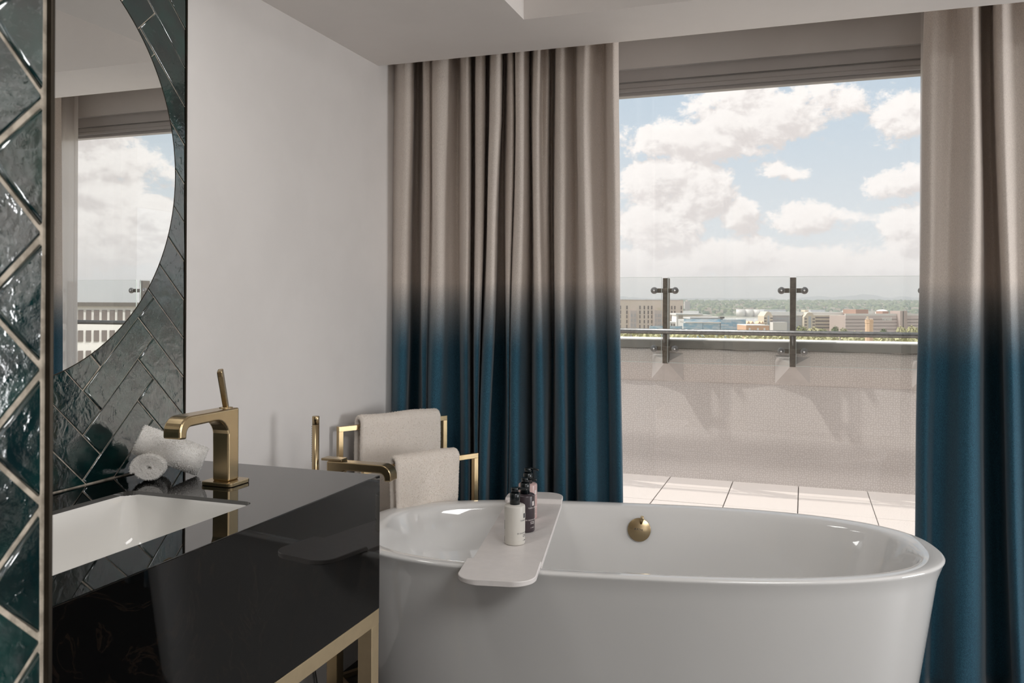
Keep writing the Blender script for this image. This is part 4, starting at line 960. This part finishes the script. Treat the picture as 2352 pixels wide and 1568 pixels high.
# 7 car park
D = 540; a, d, n, W = frame_of(1942, 2210, D, .06); cp = thing('car_park', 'long mauve multi-storey car park with white sign', 'building', (*a[:2], GZ)); m_ = W/268
zc_ = zpx(2000, 722, D)
bobj('wall', B['mauvedark'], cp, a, d, n, (0, W, GZ, zc_-.8, .6, 15)); bobj('roof_edge', B['concrete'], cp, a, d, n, (0, W, zc_-.8, zc_+.5, -.1, .8))
for k in range(9): bobj('deck_band', B['mauve'], cp, a, d, n, (0, W, zc_-2.3-2.15*k-1.35, zc_-.85-2.15*k, -.1, .7))
bobj('stair_tower', B['mauvedark'], cp, a, d, n, (114*m_, 130*m_, GZ, zpx(2060, 714, D), -3, 6)); bobj('tower_slot', B['deep'], cp, a, d, n, (120*m_, 122*m_, GZ, zpx(2060, 714.6, D), -3.1, -2.9))
bobj('plant_room', B['brown'], cp, a, d, n, (37*m_, 65*m_, zc_, zpx(2000, 711, D), 6, 18)); bobj('plant_room', B['brown'], cp, a, d, n, (92*m_, 106*m_, zc_, zpx(2060, 715, D), 4, 10)); bobj('plant_room', B['grey'], cp, a, d, n, (130*m_, 138*m_, zc_-2, zpx(2060, 715, D), 2, 8))
sg = MB(); yaw = math.atan2(d[1], d[0]); c0 = a+d*((2033.5-1942)*m_)
for txt, py, sz in (('KINGS DOCK', 731.2, 1.35), ('CAR PARK', 735, 1.75)):
    t_ = text_mesh(txt, sz, .1, spacing=1.0); t_.v = [(x, y-.02, z) for x, y, z in t_.v]
    t_.xf(Matrix.Translation((c0[0]+n[0]*.25, c0[1]+n[1]*.25, zpx(2033, py, D))) @ Matrix.Rotation(yaw, 4, 'Z') @ Matrix.Rotation(PI/2, 4, 'X')); sg.add(t_.v, t_.f)
obj('sign_lettering', sg, flat('white_sign_letters', (250, 248, 244), .6), cp, fix=False, kind='stuff')
# 8 white dome behind the car park
D = 640; p = at_d(2026, 720, D); dm = thing('domed_tank', 'low white dome rising behind the car park', 'building', (p[0], p[1], GZ)); r = 14*D/FOC
dz = zpx(2026, 710.5, D)-zpx(2026, 717, D); zz = zpx(2026, 717, D)
obj('dome', MB().lathe([(r*math.cos(t), zz+dz*math.sin(t)) for t in np.linspace(0, PI/2-.02, 8)], 32, p[0], p[1]), B['white'], dm); obj('drum', MB().lathe([(r*1.02, GZ), (r*1.02, zz)], 32, p[0], p[1]), B['white'], dm)
# 9 brick chimney stack with pots
D = 150; p = at_d(1996.5, 720, D); ch = thing('chimney_stack', 'orange brick chimney stack with round pots in front of the car park', 'chimney', (p[0], p[1], GZ)); k = D/FOC
obj('shaft', MB().lathe([(8.6*k, GZ), (8.6*k, zpx(1996, 742, D)), (9.4*k, zpx(1996, 741, D)), (9.4*k, zpx(1996, 740, D)), (8.9*k, zpx(1996, 739.5, D)), (9.6*k, zpx(1996, 734, D))], 8, p[0], p[1], smooth=False), B['brick'], ch)
for dx in (-6.5, -2.2, 2.4, 6.8): obj('pot', MB().lathe([(1.5*k, zpx(1996, 734, D)), (1.8*k, zpx(1996, 731.5, D)), (1.9*k, zpx(1996, 731, D))], 10, p[0]+dx*k*.95, p[1]+dx*k*.1), B['concrete'], ch)
obj('flue', MB().box(p[0]-5.5*k, p[0]-2*k, p[1]-2*k, p[1]+2*k, zpx(1996, 734, D), zpx(1996, 726.5, D)), B['tan'], ch)
# 10 storage tanks and sheds across the water
D = 2250
for i, (x0, x1, yt, yb) in enumerate(((1691, 1711, 710, 722), (1712, 1729, 710, 722), (1730, 1752, 710.5, 722))):
    p = at_d((x0+x1)/2, 715, D); r = (x1-x0)/2*D/FOC; tk = thing('storage_tank', ('leftmost', 'middle', 'rightmost')[i]+' of three white storage tanks beyond the river', 'tank', (p[0], p[1], GZ), 'storage tanks beyond the river')
    obj('drum', MB().lathe([(r, GZ), (r, zpx(x0, yt, D)), (r*.5, zpx(x0, yt-.6, D)), (.1, zpx(x0, yt-.8, D))], 32, p[0], p[1]), B['white'], tk)
    obj('roof_rail', MB().lathe([(r+.3, zpx(x0, yt, D)), (r+.3, zpx(x0, yt, D)+.8)], 32, p[0], p[1], caps=False), B['grey'], tk)
D = 2000
for i, (x0, x1, yt, lab) in enumerate(((1755, 1805, 711, 'long grey shed roof beyond the river left of the second post'), (1862, 1895, 711, 'grey shed roof beyond the river right of the second post'), (1560, 1605, 715, 'low white shed beyond the river behind the white hall'), (1945, 1975, 712.5, 'pale shed roof beyond the car park'))):
    a, d, n, W = frame_of(x0, x1, D); sh = thing('shed', lab, 'building', (*a[:2], GZ)); bobj('wall', B['white'], sh, a, d, n, (0, W, GZ, zpx(1800, yt+5, D), 0, 30)); bobj('roof', B['slate' if i < 2 else 'roof'], sh, a, d, n, (0, W, zpx(1800, yt+5, D), zpx(1800, yt, D), 0, 30))
# 11 white office seen in the round mirror
a = np.array([70., 128., 0]); b_ = np.array([140., 66., 0]); d = b_-a; W = np.linalg.norm(d); d /= W; n = np.array([d[1], -d[0], 0])
if n[1] > 0: n = -n
wo_ = thing('white_office', 'white gridded office block with narrow windows, seen in the round mirror', 'building', (*a[:2], GZ))
bobj('wall', B['white'], wo_, a, d, n, (0, W, GZ, .6, 0, 20)); bobj('roof_edge', B['deep'], wo_, a, d, n, (-.5, W+.5, .6, 1.2, -.5, 20)); bobj('chimney', B['pink'], wo_, a, d, n, (W*.52, W*.53, 1.2, 3.2, 4, 5))
windows(wo_, a, d, n, [(18+1.1*k, 18.72+1.1*k, -.0-3.12*r-1.7, -.0-3.12*r) for k in range(42) for r in range(3)], B['pane'], 'wo')

# --- trees in the middle distance
leafA = mottled('olive_foliage', (124, 130, 84), (168, 168, 110), .8, .9); leafB = mottled('yellow_green_foliage', (194, 188, 146), (164, 162, 118), .8, .9); leafC = mottled('deep_foliage', (96, 108, 74), (130, 138, 92), .8, .9)
bark = flat('bark', (96, 80, 64), .9)
def crown_mesh(seed, mat, N=340):
    rng = np.random.default_rng(seed); mb = MB()
    for _ in range(N):
        u = rng.normal(0, 1, 3); u /= np.linalg.norm(u); r = rng.uniform(.55, 1.0); c = u*r*np.array([1, 1, .95])+np.array([0, 0, .95]); s = rng.uniform(.10, .2); t1 = np.cross(u, rng.normal(0, 1, 3)); t1 /= np.linalg.norm(t1); t2 = np.cross(u, t1)
        mb.add([c+t1*s, c+t2*s*.8, c-t1*s, c-t2*s*.8+u*s*.6], [(0, 1, 2, 3)])
    me = mesh_of('crown', mb, fix=False); me.materials.append(mat); return me
crowns = {k: crown_mesh(11+i, m) for i, (k, m) in enumerate((('A', leafA), ('B', leafB), ('C', leafC)))}
trunk_me = mesh_of('trunk', MB().lathe([(.09, -1.2), (.06, .3), (.03, .9)], 7)); trunk_me.materials.append(bark)
def tree(px, py_top, wpx, hpx, D, kind, label, group):
    R = wpx/2*D/FOC; H = hpx*D/FOC; top = at_d(px, py_top, D); base = top[2]-H; t = thing('tree', label, 'tree', (top[0], top[1], base-2), group)
    for me, nm in ((crowns[kind], 'crown'), (trunk_me, 'trunk')):
        o = bpy.data.objects.new(nm, me); COL.objects.link(o); o.parent = t; o.location = (0, 0, 2); o.scale = (R, R, H/2)
    ORIG[t.name] = tuple(t.location)
G = 'trees between the city buildings'
for px, pt, wd, ht, D_, k, lab in (
    (1842, 745, 34, 40, 420, 'A', 'pale green tree just right of the second post above the handrail'),
    (1872, 749, 36, 36, 400, 'B', 'yellow-green tree below the right gabled bay of the offices'),
    (1893, 752, 24, 34, 390, 'A', 'small olive tree left of the dark tree in front of the offices'),
    (1918, 746, 20, 40, 380, 'C', 'dark rounded tree in front of the right end of the offices'),
    (1939, 750, 22, 36, 400, 'A', 'olive tree where the offices meet the car park'),
    (2029, 752, 18, 34, 400, 'C', 'small dark tree at the foot of the car park right of the chimney'),
    (2070, 746, 22, 40, 380, 'B', 'yellow-green tree at the foot of the stair tower'),
    (2096, 745, 26, 40, 380, 'B', 'yellow-green tree beside the right curtain')):
    tree(px, pt, wd, ht, D_, k, lab, G)
hx_ = MB(); rng = np.random.default_rng(21)
for _ in range(5200):
    px = rng.uniform(1330, 2250); dd = rng.uniform(235, 330); py = 765+rng.uniform(0, 34)+2*math.sin(px*.05); c = at_d(px, py, dd); s = rng.uniform(.35, .8); u = rng.normal(0, 1, 3); u /= np.linalg.norm(u); t1 = np.cross(u, (0.3, .2, .9)); t1 /= np.linalg.norm(t1); t2 = np.cross(u, t1)
    hx_.add([c+t1*s, c+t2*s, c-t1*s, c-t2*s], [(0, 1, 2, 3)])
tag(obj('treetops', hx_, leafB, kind='stuff', fix=False), 'yellow-green treetops showing between handrail and parapet', 'trees')

# --- summer haze over the city
hz = bpy.data.materials.new('city_haze'); hz.use_nodes = True; t = NT(hz.node_tree); vs = t.n('ShaderNodeVolumeScatter'); vs.inputs['Color'].default_value = (.93, .96, 1, 1); vs.inputs['Density'].default_value = .00021; vs.inputs['Anisotropy'].default_value = .2
o = t.n('ShaderNodeOutputMaterial'); t.l(vs.outputs[0], o.inputs['Volume'])
ha = obj('haze', MB().box(-7000, 7000, 60, 10500, GZ-.5, 160), hz, kind='stuff'); tag(ha, 'summer haze over the city and hills', 'haze')
